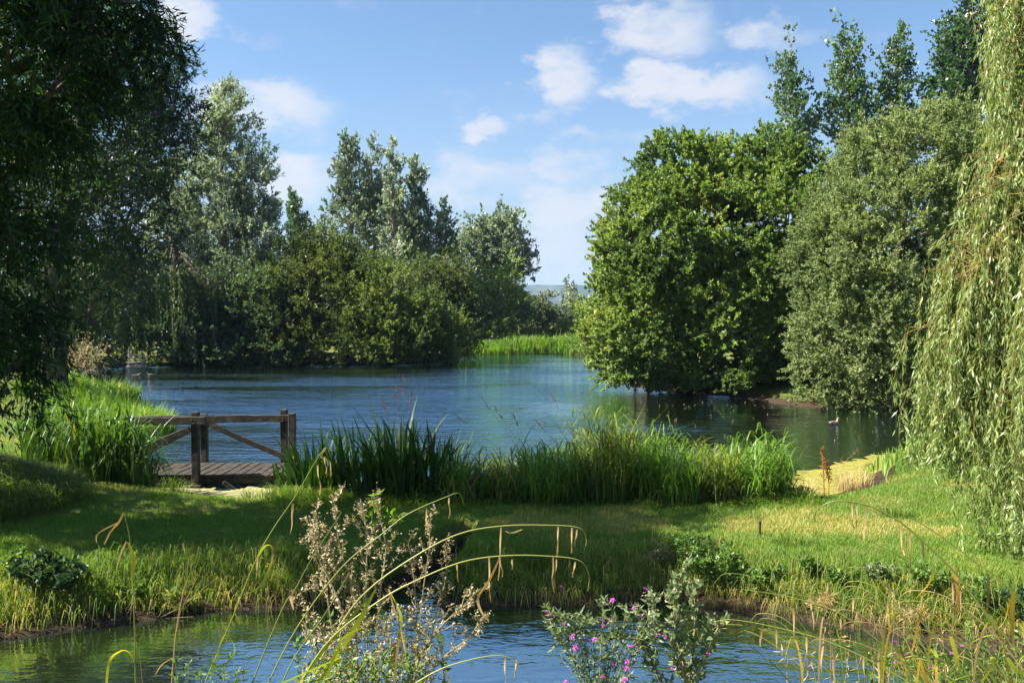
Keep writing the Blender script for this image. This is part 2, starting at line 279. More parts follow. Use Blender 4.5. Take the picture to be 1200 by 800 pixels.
def water_mat():
    m, nt = mat('pond_water'); N = nt.nodes.new; Lk = nt.links.new
    geo = N('ShaderNodeNewGeometry'); sp = N('ShaderNodeSeparateXYZ'); Lk(geo.outputs['Position'], sp.inputs[0])
    def noise(sx, sy, det, rough=.55, rot=0):
        mp_ = N('ShaderNodeMapping'); mp_.inputs['Scale'].default_value = (sx, sy, 1); mp_.inputs['Rotation'].default_value = (0, 0, R(rot)); Lk(geo.outputs['Position'], mp_.inputs[0])
        n = N('ShaderNodeTexNoise'); n.inputs['Scale'].default_value = 1; n.inputs['Detail'].default_value = det; n.inputs['Roughness'].default_value = rough; Lk(mp_.outputs[0], n.inputs['Vector']); return n.outputs['Fac']
    def mth(op, a, b):
        n = N('ShaderNodeMath'); n.operation = op
        for i, v in enumerate((a, b)):
            if isinstance(v, (int, float)): n.inputs[i].default_value = v
            else: Lk(v, n.inputs[i])
        return n.outputs[0]
    def mrange(src, a, b, c, d):
        n = N('ShaderNodeMapRange'); Lk(src, n.inputs[0])
        for i, v in enumerate((a, b, c, d)): n.inputs[i + 1].default_value = v
        return n.outputs[0]
    h = mth('ADD', mth('MULTIPLY', noise(1.6, 3.4, 3, rot=8), 1.0), mth('MULTIPLY', noise(6.5, 11, 3, rot=-10), 0.33))
    # sheltered water is calmer: the stream, and the corner under the right hand trees
    lake = mrange(sp.outputs[1], 9.0, 15.0, 0.12, 1.0)
    shel = mth('SUBTRACT', sp.outputs[0], mrange(sp.outputs[1], 12, 34, 2.5, 3.0))
    lee = mrange(shel, 0.0, 3.0, 1.0, 0.22)
    gust = mrange(noise(0.10, 0.22, 2, rot=5), 0.38, 0.62, 0.35, 1.3)
    far = mrange(mth('ADD', sp.outputs[1], mth('MULTIPLY', sp.outputs[0], -0.6)), 38, 52, 1.0, 0.35)
    amp = mth('MULTIPLY', mth('MULTIPLY', mth('MULTIPLY', lake, lee), gust), far)
    b = N('ShaderNodeBump'); b.inputs['Strength'].default_value = 1.0; b.inputs['Distance'].default_value = 0.19; Lk(mth('MULTIPLY', h, amp), b.inputs['Height'])
    df = N('ShaderNodeBsdfDiffuse'); df.inputs['Color'].default_value = (0.014, 0.018, 0.008, 1)
    gs = N('ShaderNodeBsdfGlossy'); gs.inputs['Color'].default_value = (0.72, 0.93, 1.0, 1); gs.inputs['Roughness'].default_value = 0.04; Lk(b.outputs[0], gs.inputs['Normal'])  # bluer sky reflection put into the gloss colour
    fr = N('ShaderNodeFresnel'); fr.inputs['IOR'].default_value = 3.2
    mx = N('ShaderNodeMixShader'); fac = mth('MINIMUM', mth('ADD', mth('MULTIPLY', fr.outputs[0], 1.55), 0.14), 0.97); Lk(fac, mx.inputs[0]); Lk(df.outputs[0], mx.inputs[1]); Lk(gs.outputs[0], mx.inputs[2])
    o = N('ShaderNodeOutputMaterial'); Lk(mx.outputs[0], o.inputs[0]); return m
M['water'] = water_mat()
M['hill'] = solid_mat('far_woods_and_fields', [(0.40, (0.014, 0.026, 0.018)), (0.54, (0.022, 0.036, 0.022)), (0.62, (0.06, 0.075, 0.035))], 0.006, (1, 1, 1), .95, 0, 5)
M['algae'] = solid_mat('duckweed_scum', [(0.35, (0.09, 0.10, 0.03)), (0.5, (0.22, 0.20, 0.03)), (0.66, (0.30, 0.26, 0.07))], 7, (1, 1.6, 1), .9, .3, 9)
M['scum'] = solid_mat('pale_scum', [(0.35, (0.13, 0.13, 0.05)), (0.5, (0.27, 0.25, 0.10)), (0.66, (0.36, 0.32, 0.18))], 7, (1, 1.6, 1), .9, .3, 9)

# ------------------------------------------------------------------ terrain
LAKE = np.array([(-6.4, 14.9), (-5.6, 13.7), (-4.2, 13.0), (-2.6, 12.6), (0, 12.2), (2.5, 12.2), (3.9, 12.6), (5.2, 13.5), (6.4, 15), (8.0, 17.4), (9.6, 20), (11.2, 22.5), (11.6, 24.6),
                 (8.9, 25.8), (7.6, 29.5), (5.8, 31), (4.6, 34), (5.2, 41), (6.2, 50), (6.6, 59), (3, 62), (-3.4, 63), (-3.2, 54), (-5, 49), (-12, 46.8), (-21, 46.5), (-23.5, 43), (-20, 37), (-15, 30), (-11.6, 24), (-8.9, 18.6), (-7.2, 16)])
STREAM = np.array([(-9, 5.0), (-6.5, 6.7), (-4.4, 7.3), (-3.8, 7.65), (-2.8, 8.0), (-1.5, 8.12), (-0.9, 8.15), (0.8, 8.1), (1.5, 8.25), (2.2, 7.95), (3.1, 7.5), (4.0, 7.1), (6, 6.5), (9, 5.9), (14, 5.6), (14, 3.6), (6, 4.6), (0, 5.3), (-4, 5.3), (-9, 3.6)])
DITCH = [(-1.05, 8.0, .30), (-1.0, 8.5, .27), (-0.80, 8.95, .20), (-0.68, 9.4, .14), (-0.5, 10.1, .07)]
def sdist(x, y, poly):
    """distance to the polygon, negative inside"""
    d = np.full(x.shape, 1e9); ins = np.zeros(x.shape, bool); n = len(poly)
    for i in range(n):
        ax, ay = poly[i]; bx, by = poly[(i + 1) % n]; ex, ey = bx - ax, by - ay
        t = np.clip(((x - ax) * ex + (y - ay) * ey) / (ex * ex + ey * ey), 0, 1)
        d = np.minimum(d, (x - ax - t * ex) ** 2 + (y - ay - t * ey) ** 2)
        c = ((ay > y) != (by > y)) & (x < ex * (y - ay) / (ey if ey else 1e-9) + ax); ins ^= c
    d = np.sqrt(d); return np.where(ins, -d, d)
def smooth(a, b, t):
    t = np.clip((t - a) / (b - a), 0, 1); return t * t * (3 - 2 * t)
def height(x, y):
    x = np.asarray(x, float); y = np.asarray(y, float)
    w = (fbm(x, y, 0.8, 3) - .5) * 0.5
    dl = sdist(x, y, LAKE) + w * 0.7; ds = sdist(x, y, STREAM) + w * 0.5
    base = 0.36 + 0.10 * (fbm(x, y, 0.25, 5) - .5) + 0.03 * (fbm(x, y, 1.6, 6) - .5)
    base += smooth(9, 26, np.abs(x)) * 0.5 + smooth(64, 130, y) * 0.6
    hl = np.where(dl > 0, base * smooth(-0.1, 1.6, dl) , -0.05 - 0.5 * smooth(0, 1.5, -dl))
    hs = np.where(ds > 0, base * smooth(-0.05, 0.55, ds), -0.05 - 0.4 * smooth(0, .8, -ds))
    h = np.minimum(hl, hs)
    h = np.where((dl > 0) & (ds > 0), h + 0.0, h)
    # small ditch joining stream and pond
    for (ax, ay, r1), (bx, by, r2) in zip(DITCH[:-1], DITCH[1:]):
        ex, ey = bx - ax, by - ay; t = np.clip(((x - ax) * ex + (y - ay) * ey) / (ex * ex + ey * ey), 0, 1)
        d = np.hypot(x - ax - t * ex, y - ay - t * ey); r = r1 + (r2 - r1) * t
        h = np.minimum(h, -0.05 + 0.5 * smooth(0, 1, (d - r * .6) / (r * 1.5)))
    # mound of rough grass by the near tree, near bank under the camera
    h = h + 0.50 * np.exp(-(((x + 7.3) / 1.15) ** 2 + ((y - 10.7) / 1.0) ** 2))
    near = smooth(5.2, 3.0, y + 0.0 * x) * smooth(0, 0.6, ds)
    h = h + near * 0.55
    return h
def axis(lo, hi, fine, lo2, hi2, n_out):
    mid = np.arange(lo, hi, fine); g1 = lo - np.geomspace(fine, lo - lo2, n_out)[::-1]; g2 = hi + np.geomspace(fine, hi2 - hi, n_out)
    return np.concatenate([g1, mid, g2])
gx = axis(-9, 10, 0.085, -2600, 2600, 70); gy = axis(6.6, 14.6, 0.075, -60, 4300, 110)
gy[0] = -60
GX, GY = np.meshgrid(gx, gy)
GZ = height(GX.ravel(), GY.ravel()).reshape(GX.shape)
GZ = GZ + (fbm(GX, GY, 2.2, 8) - .5) * 0.05 * (GZ > 0.12)
nx, ny = len(gx), len(gy)
ii = (np.arange(ny - 1)[:, None] * nx + np.arange(nx - 1)[None]).ravel()
gme = mesh('ground', np.stack([GX.ravel(), GY.ravel(), GZ.ravel()], 1), np.stack([ii, ii + 1, ii + nx + 1, ii + nx], 1), M['ground'], None, True)
tag(link('ground', gme), 'grass covered ground around the pond and stream', None, None, 'structure')

# water: one sheet at z=0 wide enough for pond, ditch and stream
wv = np.array([(-40, 1, 0), (30, 1, 0), (30, 72, 0), (-40, 72, 0)], float)
tag(link('water', mesh('water', wv, np.array([[0, 1, 2, 3]]), M['water'])), 'rippled pond and stream water', None, None, 'structure')

# hills on the horizon
def hills(y0, depth, zf, seed, name):
    xs = np.linspace(-2400, 2400, 240); ys = np.linspace(0, depth, 24)
    X, Y = np.meshgrid(xs, ys); prof = np.sin(np.clip(Y / depth, 0, 1) * math.pi) ** 0.8
    Z = prof * zf(X) * (0.93 + 0.14 * fbm(X, Y + y0, 0.006, seed, 4)) - 1.5
    i_ = (np.arange(len(ys) - 1)[:, None] * len(xs) + np.arange(len(xs) - 1)[None]).ravel(); n_ = len(xs)
    tag(link(name, mesh(name, np.stack([X.ravel(), (Y + y0).ravel(), Z.ravel()], 1), np.stack([i_, i_ + 1, i_ + n_ + 1, i_ + n_], 1), M['hill'], None, True)), 'wooded hills on the horizon', None, None, 'structure')
hills(2500, 900, lambda x: 88 + 22 * np.sin(x / 430 + 1.6), 2, 'hills')
hills(1250, 600, lambda x: 21 + 7 * np.sin(x / 260 + 0.4), 4, 'hills')

# ------------------------------------------------------------------ trees
def E(px, py, Y, rpx, rpy, ry=None):
    """ellipsoid lobe of a crown"""
    c = P(px, py, Y); rx = rpx / 1000 * Y; return (c[0], c[1], c[2], rx, rx if ry is None else ry, rpy / 1000 * Y)
def grow(base, tips, r0, fork=0.35, up=0.6, gnarl=0.05, rng=None, lead=None):
    """skeleton: trunk and limbs that reach every tip. Returns nodes, parents, radii"""
    nodes = [np.array(base, float)]; par = [-1]
    for p in lead: nodes.append(np.array(p, float)); par.append(len(nodes) - 2)
    cost = [0.0]
    for k in range(1, len(nodes)): cost.append(cost[-1] + np.linalg.norm(nodes[k] - nodes[par[k]]))
    lead_n = len(nodes)
    axis_pts = np.array(nodes)
    dist = np.min(np.linalg.norm(tips[:, None] - axis_pts[None], axis=2), axis=1)
    for ti in np.argsort(dist):
        t = tips[ti]; A = np.array(nodes); d = t - A; L = np.linalg.norm(d, axis=1)
        steep = d[:, 2] / np.maximum(L, 1e-6)
        sc_ = L * (1 + up * np.clip(0.35 - steep, 0, 1.4)) + 0.16 * np.array(cost)
        sc_[:max(1, int(lead_n * fork))] += 100 if lead_n > 3 else 0
        k = int(np.argmin(sc_)); Lk = L[k]; m = max(1, int(Lk / 0.9)) if Lk > 0.5 else 1; m = min(m, 5)
        prev = k; a = A[k]
        for s in range(1, m + 1):
            u = s / m; q = a + (t - a) * u
            if s < m: q = q + rng.normal(0, gnarl * Lk, 3) + np.array([0, 0, 0.10 * Lk * math.sin(u * math.pi)])
            nodes.append(q); par.append(prev); cost.append(cost[prev] + Lk / m); prev = len(nodes) - 1
    nodes = np.array(nodes); par = np.array(par); n = len(nodes); cnt = np.zeros(n)
    ch = np.bincount(par[1:], minlength=n); cnt[ch == 0] = 1
    for k in range(n - 1, 0, -1): cnt[par[k]] += cnt[k]
    rad = r0 * (cnt / cnt[0]) ** 0.52
    return nodes, par, rad, lead_n
def sample_tips(lobes, n, rng, hollow=0.45, lump=0.16, zmin=0.3, flat=0):
    lobes = np.array(lobes); w = (lobes[:, 3] * lobes[:, 4] * lobes[:, 5]) ** 0.72; w /= w.sum()
    k = rng.choice(len(lobes), n * 3, p=w); d = norm(rng.normal(size=(n * 3, 3)))
    r = (hollow ** 2.4 + (1 - hollow ** 2.4) * rng.random(n * 3)) ** (1 / 2.4)
    ph = rng.uniform(0, 6, 6)
    lum = 1 + lump * (np.sin(d[:, 0] * 5 + ph[0] + k) + np.sin(d[:, 1] * 6 + ph[1] - k) + np.sin(d[:, 2] * 7 + ph[2] + 2 * k)) / 1.6
    p = lobes[k, :3] + d * lobes[k, 3:] * (r * lum)[:, None]
    # drop tips deep inside another lobe
    q = np.min(np.linalg.norm((p[:, None] - lobes[None, :, :3]) / lobes[None, :, 3:], axis=2), axis=1)
    keep = (p[:, 2] > zmin) & (q > hollow * 0.75)
    p = p[keep][:n]; k = k[keep][:n]
    out = norm((p - lobes[k, :3]) / lobes[k, 3:])
    return p, out
def tree(name, label, cat, group, base, lobes, n, leafm, barkm, r0, top, seed, L=0.12, W=0.07, twig=0.6, ntw=5, nlf=14, up=0.25, droop=0.0, hollow=0.45, lump=0.16,
         fork=0.35, lean=0, zmin=0.35, sides=5, spread=1.0, minr=0.006, tipscale=None, shape='leafy', bz=None, stems=1):
    rng = np.random.default_rng(seed)
    z0 = float(height(np.array([base[0]]), np.array([base[1]]))[0]) - 0.1 if bz is None else bz
    b = np.array([base[0], base[1], max(z0, -0.2)])
    tips, out = sample_tips(lobes, n, rng, hollow, lump, zmin)
    topc = np.array(top, float); tt = np.linspace(0, 1, 9)[1:]
    lead = [b + (topc - b) * t + np.array([math.sin(t * 5 + seed), math.cos(t * 4 + seed * 2), 0]) * r0 * 0.9 * t for t in tt]
    nodes, par, rad, ln = grow(b, tips, r0, fork, 0.6, 0.05, rng, lead)
    rt = root(name, b, label, cat, group)
    gt = Geo(); gl = Geo()
    tp = nodes[:ln]; tr = np.maximum(rad[:ln], r0 * np.linspace(1, .22, ln)); tr[0] *= 1.25
    tube_path(gt, tp, tr, 9)
    idx = np.arange(ln, len(nodes)); idx = idx[rad[idx] > minr * 0.6]
    if len(idx):
        tubes(gt, nodes[par[idx]], nodes[idx], np.maximum(np.where(par[idx] < ln, rad[idx] * 1.15, rad[par[idx]] * .92), minr), np.maximum(rad[idx], minr * .8), sides)
    link('trunk', gt.mesh('trunk', barkm, True, b), rt)
    # leafy twigs round every tip
    g = Geo(); m = len(tips)
    cl = np.repeat(rng.random(m), ntw); tb = np.repeat(tips, ntw, 0); o = np.repeat(out, ntw, 0)
    td = norm(o * 0.75 + rng.normal(0, 0.62 * spread, (m * ntw, 3)) + np.array([0, 0, up]))
    tl = twig * rng.uniform(0.5, 1.25, m * ntw)
    tb = tb + rng.normal(0, twig * 0.22, tb.shape)
    N_ = m * ntw * nlf; u = rng.random((m * ntw, nlf)) ** 0.8
    pos = tb[:, None] + td[:, None] * (tl[:, None] * u)[..., None] + np.array([0, 0, -1]) * (droop * tl[:, None] * u ** 2)[..., None]
    pos = pos.reshape(-1, 3) + rng.normal(0, twig * 0.035, (N_, 3))
    tdr = np.repeat(td, nlf, 0)
    ld = norm(tdr * 0.7 + rng.normal(0, 0.55, (N_, 3)) + np.array([0, 0, -droop * 0.9]))
    nr = norm(rng.normal(0, 0.55, (N_, 3)) + np.array([0, 0, 0.9])); sd = norm(np.cross(ld, nr))
    tone = .16 * (np.sin(tips[:, 0] * 1.3 + seed) + np.sin(tips[:, 2] * 1.7 + seed * 2) + np.sin(tips[:, 1] * 1.1))[:, None]
    val = np.clip(0.5 + np.repeat(np.repeat(tone, ntw, 0), nlf) + 0.5 * (np.repeat(cl, nlf) - .5) + rng.normal(0, 0.20, N_), 0, 1)
    sz = rng.uniform(0.7, 1.25, N_)
    leaves(g, pos, ld, sd, L * sz, W * sz, val)
    link('crown', g.mesh('crown', leafm, False, b), rt)
    return rt
def weeper(name, label, cat, group, base, limbs, strands_per, length, leafm, barkm, twigm, r0, seed, L, W, per_m, zfloor, jitter=0.25, sway=0.2, limbr=.3):
    """weeping tree: limbs as curves, long leafy strands hanging from them"""
    rng = np.random.default_rng(seed); z0 = float(height(np.array([base[0]]), np.array([base[1]]))[0]) - .1
    b = np.array([base[0], base[1], z0]); rt = root(name, b, label, cat, group)
    gt = Geo(); gl = Geo(); gw = Geo(); g = Geo(); fork = np.array(limbs[0][0][0]) if False else None
    t0 = np.array(base[2:5]) if len(base) > 2 else b + np.array([0, 0, 3.])
    tube_path(gt, spline([b, b + (t0 - b) * .5 + np.array([.1, .05, 0]), t0], 12), np.linspace(r0 * 1.2, r0 * .7, 12), 10)
    link('trunk', gt.mesh('trunk', barkm, True, b), rt)
    S = []; LEN = []
    for li, (pts, n_s, l0, l1) in enumerate(limbs):
        n_s = int(n_s * (1.35 if W < .03 else 1))
        c = spline([t0] + [np.array(p) for p in pts], 26)
        tube_path(gl, c, np.linspace(r0 * limbr, 0.008, 26), 6)
        u = rng.uniform(0.25, 1.0, n_s) ** 0.8; k = np.clip((u * 25).astype(int), 0, 24); fr = (u * 25 - k)[:, None]
        s = c[k] * (1 - fr) + c[k + 1] * fr + rng.normal(0, jitter, (n_s, 3)) * np.array([1, 1, .55])
        s[-3:] = c[-1] + rng.normal(0, .04, (3, 3)); S.append(s); LEN.append(l0 + (l1 - l0) * u * rng.uniform(.7, 1.1, n_s))
        # thin twig from limb to strand head
        kk = c[k]; tubes(gl, kk, s, 0.006, 0.004, 4)
    link('limbs', gl.mesh('limbs', twigm, True, b), rt)
    S = np.concatenate(S); LEN = np.concatenate(LEN); n = len(S)
    gz = np.maximum(height(S[:, 0], S[:, 1]), 0) + zfloor * rng.uniform(.7, 2.2, n); LEN = np.minimum(LEN, np.maximum(S[:, 2] - gz, 0.25))
    segs = 10; t = np.linspace(0, 1, segs + 1)
    out = norm((S - t0) * np.array([1, 1, 0])); wob = rng.uniform(0, 6.28, (n, 2)); amp = rng.uniform(.3, 1, n) * sway
    C = S[:, None] + out[:, None] * (LEN[:, None] * 0.04 * (1 - (1 - t[None]) ** 2))[..., None] \
        + np.stack([np.sin(wob[:, :1] + t * 4) * amp[:, None] * t, np.sin(wob[:, 1:] + t * 3.3) * amp[:, None] * t, -LEN[:, None] * (t ** 1.12)[None]], -1)
    A = C[:, :-1].reshape(-1, 3); B = C[:, 1:].reshape(-1, 3); rr = np.tile(np.linspace(.0035, .0015, segs), n)
    tubes(gw, A, B, rr, rr * .9, 3)
    link('hanging_twigs', gw.mesh('hanging_twigs', twigm, False, b), rt)
    cnt = np.maximum((LEN * per_m * rng.uniform(.45, 1.35, n)).astype(int), 3); si = np.repeat(np.arange(n), cnt); N_ = len(si)
    u = rng.random(N_) ** .85 * segs * .999; k = u.astype(int); fr = (u - k)[:, None]
    pos = C[si, k] * (1 - fr) + C[si, k + 1] * fr; dr = norm(C[si, k + 1] - C[si, k])
    ld = norm(dr * .9 + rng.normal(0, .42, (N_, 3)) + np.array([0, 0, -.25])); sd = norm(np.cross(ld, norm(rng.normal(0, 1, (N_, 3)))))
    cl = rng.random(n); val = np.clip(.48 + .3 * (cl[si] - .5) + rng.normal(0, .2, N_), 0, 1); sz = rng.uniform(.65, 1.2, N_)
    leaves(g, pos + rng.normal(0, .02 if W < .03 else .03, (N_, 3)), ld, sd, L * sz, W * sz, val, .2)
    link('leafy_strands', g.mesh('leafy_strands', leafm, False, b), rt)
    return rt

# --- right side: alder, sallow, poplars behind, weeping willow close by
tree('alder_tree', 'broad rounded bright green tree hanging over the water, left of the grey-green bush', 'tree', None, (6.6, 32.4),
     [E(835, 290, 31.5, 118, 112, 4.0), E(765, 300, 31, 62, 95, 2.6), E(745, 380, 30.5, 62, 70, 2.4), E(905, 265, 32, 80, 98, 3), E(855, 370, 31.5, 108, 92, 3.4), E(722, 405, 30.2, 36, 42, 1.5),
      E(800, 205, 31.5, 55, 48, 2), E(880, 200, 32, 60, 42, 2), E(745, 440, 29.6, 32, 20, 1.2), E(925, 400, 31, 60, 70, 2), E(870, 445, 29.8, 100, 22, 1.6)],
     1900, M['alder'], M['bark'], 0.26, P(850, 205, 32), 11, L=0.09, W=0.074, twig=0.5, ntw=7, nlf=36, up=0.2, hollow=.62, lump=.12, zmin=.5, fork=.12)
tree('sallow_bush', 'huge grey-green willow bush with dense small leaves at the water edge', 'bush', None, (11.2, 27.2),
     [E(1040, 320, 26, 105, 130, 3), E(1070, 235, 26.5, 92, 98, 2.8), E(1000, 400, 25.4, 62, 72, 2), E(1110, 330, 26.5, 90, 130, 3), E(1090, 175, 27, 55, 42, 2), E(985, 300, 26, 48, 62, 2), E(1040, 435, 25.4, 70, 46, 1.6), E(1180, 300, 28, 60, 120, 2.5), E(975, 450, 25.6, 42, 30, 1.2), E(1040, 462, 24.8, 60, 22, 1.0)],
     1500, M['sallow'], M['bark'], 0.22, P(1070, 220, 27), 12, L=0.09, W=0.045, twig=0.5, ntw=9, nlf=30, up=0.45, hollow=.74, lump=.10, zmin=.1, fork=.05)
pop = dict(L=0.19, W=0.16, twig=.65, ntw=3, nlf=6, up=0.9, hollow=.05, lump=.25, fork=.25, spread=.55)
tree('poplar_tree', 'short tapering poplar, leftmost of the poplars behind the alder', 'tree', 'poplars rising behind the right hand trees', (14.6, 46),
     [E(926, 120, 46, 19, 48, 1.0), E(922, 90, 46, 7, 42, .5), E(935, 160, 46, 25, 40, 1.3)], 170, M['poplar'], M['pale_bark'], .12, P(926, 84, 46), 21, **pop)
tree('poplar_tree', 'tallest slim poplar with a pointed top against open sky', 'tree', 'poplars rising behind the right hand trees', (18.0, 46),
     [E(994, 110, 46, 20, 62, 1.1), E(992, 60, 46, 7, 46, .5), E(998, 150, 46, 25, 50, 1.3)], 230, M['poplar'], M['pale_bark'], .13, P(993, 50, 46), 22, **pop)
tree('poplar_tree', 'blunt topped poplar between the tallest poplar and the dense dark one', 'tree', 'poplars rising behind the right hand trees', (20.9, 46.5),
     [E(1050, 110, 46.5, 16, 62, 1.0), E(1052, 62, 46.5, 8, 40, .5), E(1046, 150, 46.5, 20, 50, 1.2)], 220, M['poplar'], M['pale_bark'], .13, P(1051, 56, 46.5), 23, **pop)
tree('poplar_tree', 'dense dark poplar partly hidden by the weeping willow', 'tree', 'poplars rising behind the right hand trees', (23.6, 45),
     [E(1130, 90, 45, 36, 70, 2.0), E(1150, 20, 45, 34, 50, 1.6), E(1118, 140, 45, 34, 40, 1.8), E(1190, 60, 45, 46, 90, 2)], 300, M['poplar'], M['pale_bark'], .28, P(1140, 30, 45), 24, L=0.2, W=0.17, twig=1.0, ntw=4, nlf=14, up=0.6, hollow=.2, lump=.2, fork=.25, spread=.8)
wl = [([P(1229, -150, 9.8), P(1194, -40, 9.4), P(1192, 60, 9.2)], 80, 1.6, 1.6),
      ([P(1274, -60, 9.6), P(1224, 20, 9.2), P(1202, 130, 9.0)], 80, 1.8, 1.0),
      ([P(1259, 120, 9.5), P(1179, 180, 9.1), P(1154, 235, 9.0)], 60, 1.6, .7),
      ([P(1239, 190, 9.6), P(1162, 252, 9.2), P(1106, 325, 9.0)], 95, 1.8, 1.9), ([P(1250, 240, 9.4), P(1162, 300, 9.1), P(1090, 395, 9.0)], 40, 1.6, 1.25),
      ([P(1254, 180, 9.3), P(1184, 260, 8.9), P(1132, 330, 8.7)], 85, 2.6, 1.9),
      ([P(1274, 330, 9.6), P(1184, 390, 9.2), P(1112, 470, 9.0)], 65, 1.3, .75),
      ([P(1294, 300, 9.0), P(1224, 400, 8.6), P(1164, 480, 8.6)], 90, 2.3, 1.5),
      ([P(1304, 100, 10.4), P(1209, 160, 10.4), P(1164, 260, 10.2)], 90, 3.4, 2.6),
      ([P(1334, 20, 8.6), P(1274, 120, 8.2), P(1204, 260, 8.2)], 90, 3.2, 2.6),
      ([P(1374, -60, 11), (8.9, 12.2, 6.6), (8.2, 13.2, 5.2)], 70, 4, 3.6), ([(9.6, 11.5, 8.2), (11.2, 11.8, 7.4), (12.2, 12.2, 5.4)], 80, 4, 3.8),
      ([(9.2, 9.2, 8.1), (10.2, 7.9, 7.2), (11.0, 7.2, 5.6)], 80, 4, 3.8), ([(8.6, 11.6, 8.6), (8.2, 12.8, 8.2), (8.0, 14.2, 6.4)], 70, 4, 4.2),
      ([(8.0, 10.4, 8.9), (7.1, 9.8, 8.4), (6.3, 9.6, 7.0)], 80, 4, 3.4)]
weeper('weeping_willow', 'weeping willow with pale green leafy curtains sweeping down to the lawn', 'tree', None, (9.0, 10.4, 9.0, 10.3, 4.8), wl, 0, 0, M['weep'], M['bark'], M['weep_twig'], .33, 31, .092, .0155, 66, .06, .14, .28)

# --- left side, near: two big dark willows
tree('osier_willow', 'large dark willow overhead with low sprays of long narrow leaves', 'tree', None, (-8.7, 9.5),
     [E(0, 50, 9.2, 115, 115, 1.6), E(-60, 170, 9.2, 130, 180, 1.4), E(60, -60, 9.4, 100, 110, 1.9), E(-90, -140, 8.9, 230, 130, 2.3), E(0, 300, 9.3, 44, 110, .9), E(110, -60, 9.2, 50, 60, 1.2), E(-120, 330, 9.4, 120, 130, 1.2), E(-6, 400, 9.5, 36, 66, .8), (-9.4, 10.9, 3.2, 1.7, 1.0, 1.8), (-6.9, 7.5, 7.6, 2.0, 1.3, 1.1)],  # last two lobes lie out of view, added to shade mound and bank
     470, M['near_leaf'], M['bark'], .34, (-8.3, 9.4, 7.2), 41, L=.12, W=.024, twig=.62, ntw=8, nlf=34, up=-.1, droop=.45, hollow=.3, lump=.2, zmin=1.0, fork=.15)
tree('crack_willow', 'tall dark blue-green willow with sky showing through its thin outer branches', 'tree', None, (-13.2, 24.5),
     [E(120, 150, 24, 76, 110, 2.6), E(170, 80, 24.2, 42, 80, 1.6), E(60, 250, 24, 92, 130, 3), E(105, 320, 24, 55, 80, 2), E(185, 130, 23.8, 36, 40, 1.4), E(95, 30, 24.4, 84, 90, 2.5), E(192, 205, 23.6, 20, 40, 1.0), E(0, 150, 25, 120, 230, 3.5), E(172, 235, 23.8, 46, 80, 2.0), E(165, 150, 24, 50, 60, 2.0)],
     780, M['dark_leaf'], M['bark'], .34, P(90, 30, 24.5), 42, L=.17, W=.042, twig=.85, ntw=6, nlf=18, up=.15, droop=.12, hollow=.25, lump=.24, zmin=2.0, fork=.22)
tree('bramble_thicket', 'dark bramble thicket at the pond corner behind the bright grass', 'bush', None, (-18.5, 37.5),
     [E(96, 400, 36, 38, 40, 1.8), E(55, 390, 35, 60, 56, 2.4), E(20, 380, 34, 60, 70, 2.6)], 260, M['herb_dark'], M['bark'], .07, P(90, 390, 36), 44, L=.13, W=.10, twig=.5, ntw=6, nlf=14, hollow=.4, zmin=.2, fork=0)
tree('brown_brush', 'thin brown seeding shrub leaning over the far end of the bright grass', 'bush', None, (-15.0, 31.5),
     [E(98, 418, 31, 22, 20, .8), E(85, 424, 31, 22, 14, .8)], 46, M['dead'], M['bark'], .03, P(108, 405, 31), 45, L=.07, W=.04, twig=.5, ntw=5, nlf=9, up=.8, hollow=.0, zmin=.2, fork=0)

# --- far bank, left
sil = dict(L=.20, W=.085, twig=.8, ntw=6, nlf=17, up=.75, hollow=.15, lump=.26, fork=.12, spread=.65)
tree('white_willow', 'tall silvery white willow with a pointed crown, tallest on the far bank', 'tree', None, (-17.6, 52),
     [E(262, 165, 52, 28, 60, 2.0), E(252, 250, 52, 50, 80, 2.8), E(300, 250, 52, 30, 76, 2.0), E(215, 300, 52, 46, 80, 2.5), E(290, 330, 51, 40, 70, 2.2), E(262, 128, 52, 16, 28, 1.2), E(195, 230, 53, 20, 46, 1.4)],
     720, M['silver'], M['pale_bark'], .3, P(264, 120, 52), 51, **sil)
fw = []
for (px, py, n_, l0) in [(168, 345, 60, 3.2), (150, 360, 40, 3.0), (196, 340, 50, 4.0), (220, 330, 50, 4.2), (240, 345, 60, 3.6), (130, 300, 60, 4.5), (110, 320, 50, 4.6), (262, 345, 40, 3.4)]:
    q = P(px, py, 46.5 + (px % 5)); fw.append(([q * np.array([1, 1, 0]) * .5 + np.array([-9.7, 24.5, 0]) + np.array([0, 0, q[2] + 1.6]), q + np.array([.3 if px > 190 else -.3, 0, .7]), q], n_, l0, l0))
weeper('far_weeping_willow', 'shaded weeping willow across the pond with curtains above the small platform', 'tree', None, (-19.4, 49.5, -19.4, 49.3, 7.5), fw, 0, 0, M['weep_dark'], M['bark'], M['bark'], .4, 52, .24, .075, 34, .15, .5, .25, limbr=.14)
tree('goat_willow', 'wide dark olive bush on the far bank below the tall poplars', 'bush', 'bushes along the far bank', (-9.6, 49.5),
     [E(385, 350, 49, 58, 66, 3), E(345, 330, 49.5, 36, 60, 2), E(400, 318, 49.5, 44, 34, 2.4), E(330, 380, 48.5, 40, 44, 2.2), E(385, 300, 50, 24, 24, 1.4), E(360, 408, 47.8, 60, 20, 1.6)],
     420, M['olive'], M['bark'], .2, P(385, 320, 49.5), 53, L=.15, W=.085, twig=.85, ntw=7, nlf=17, up=.5, hollow=.5, lump=.2, fork=.0, zmin=.2)
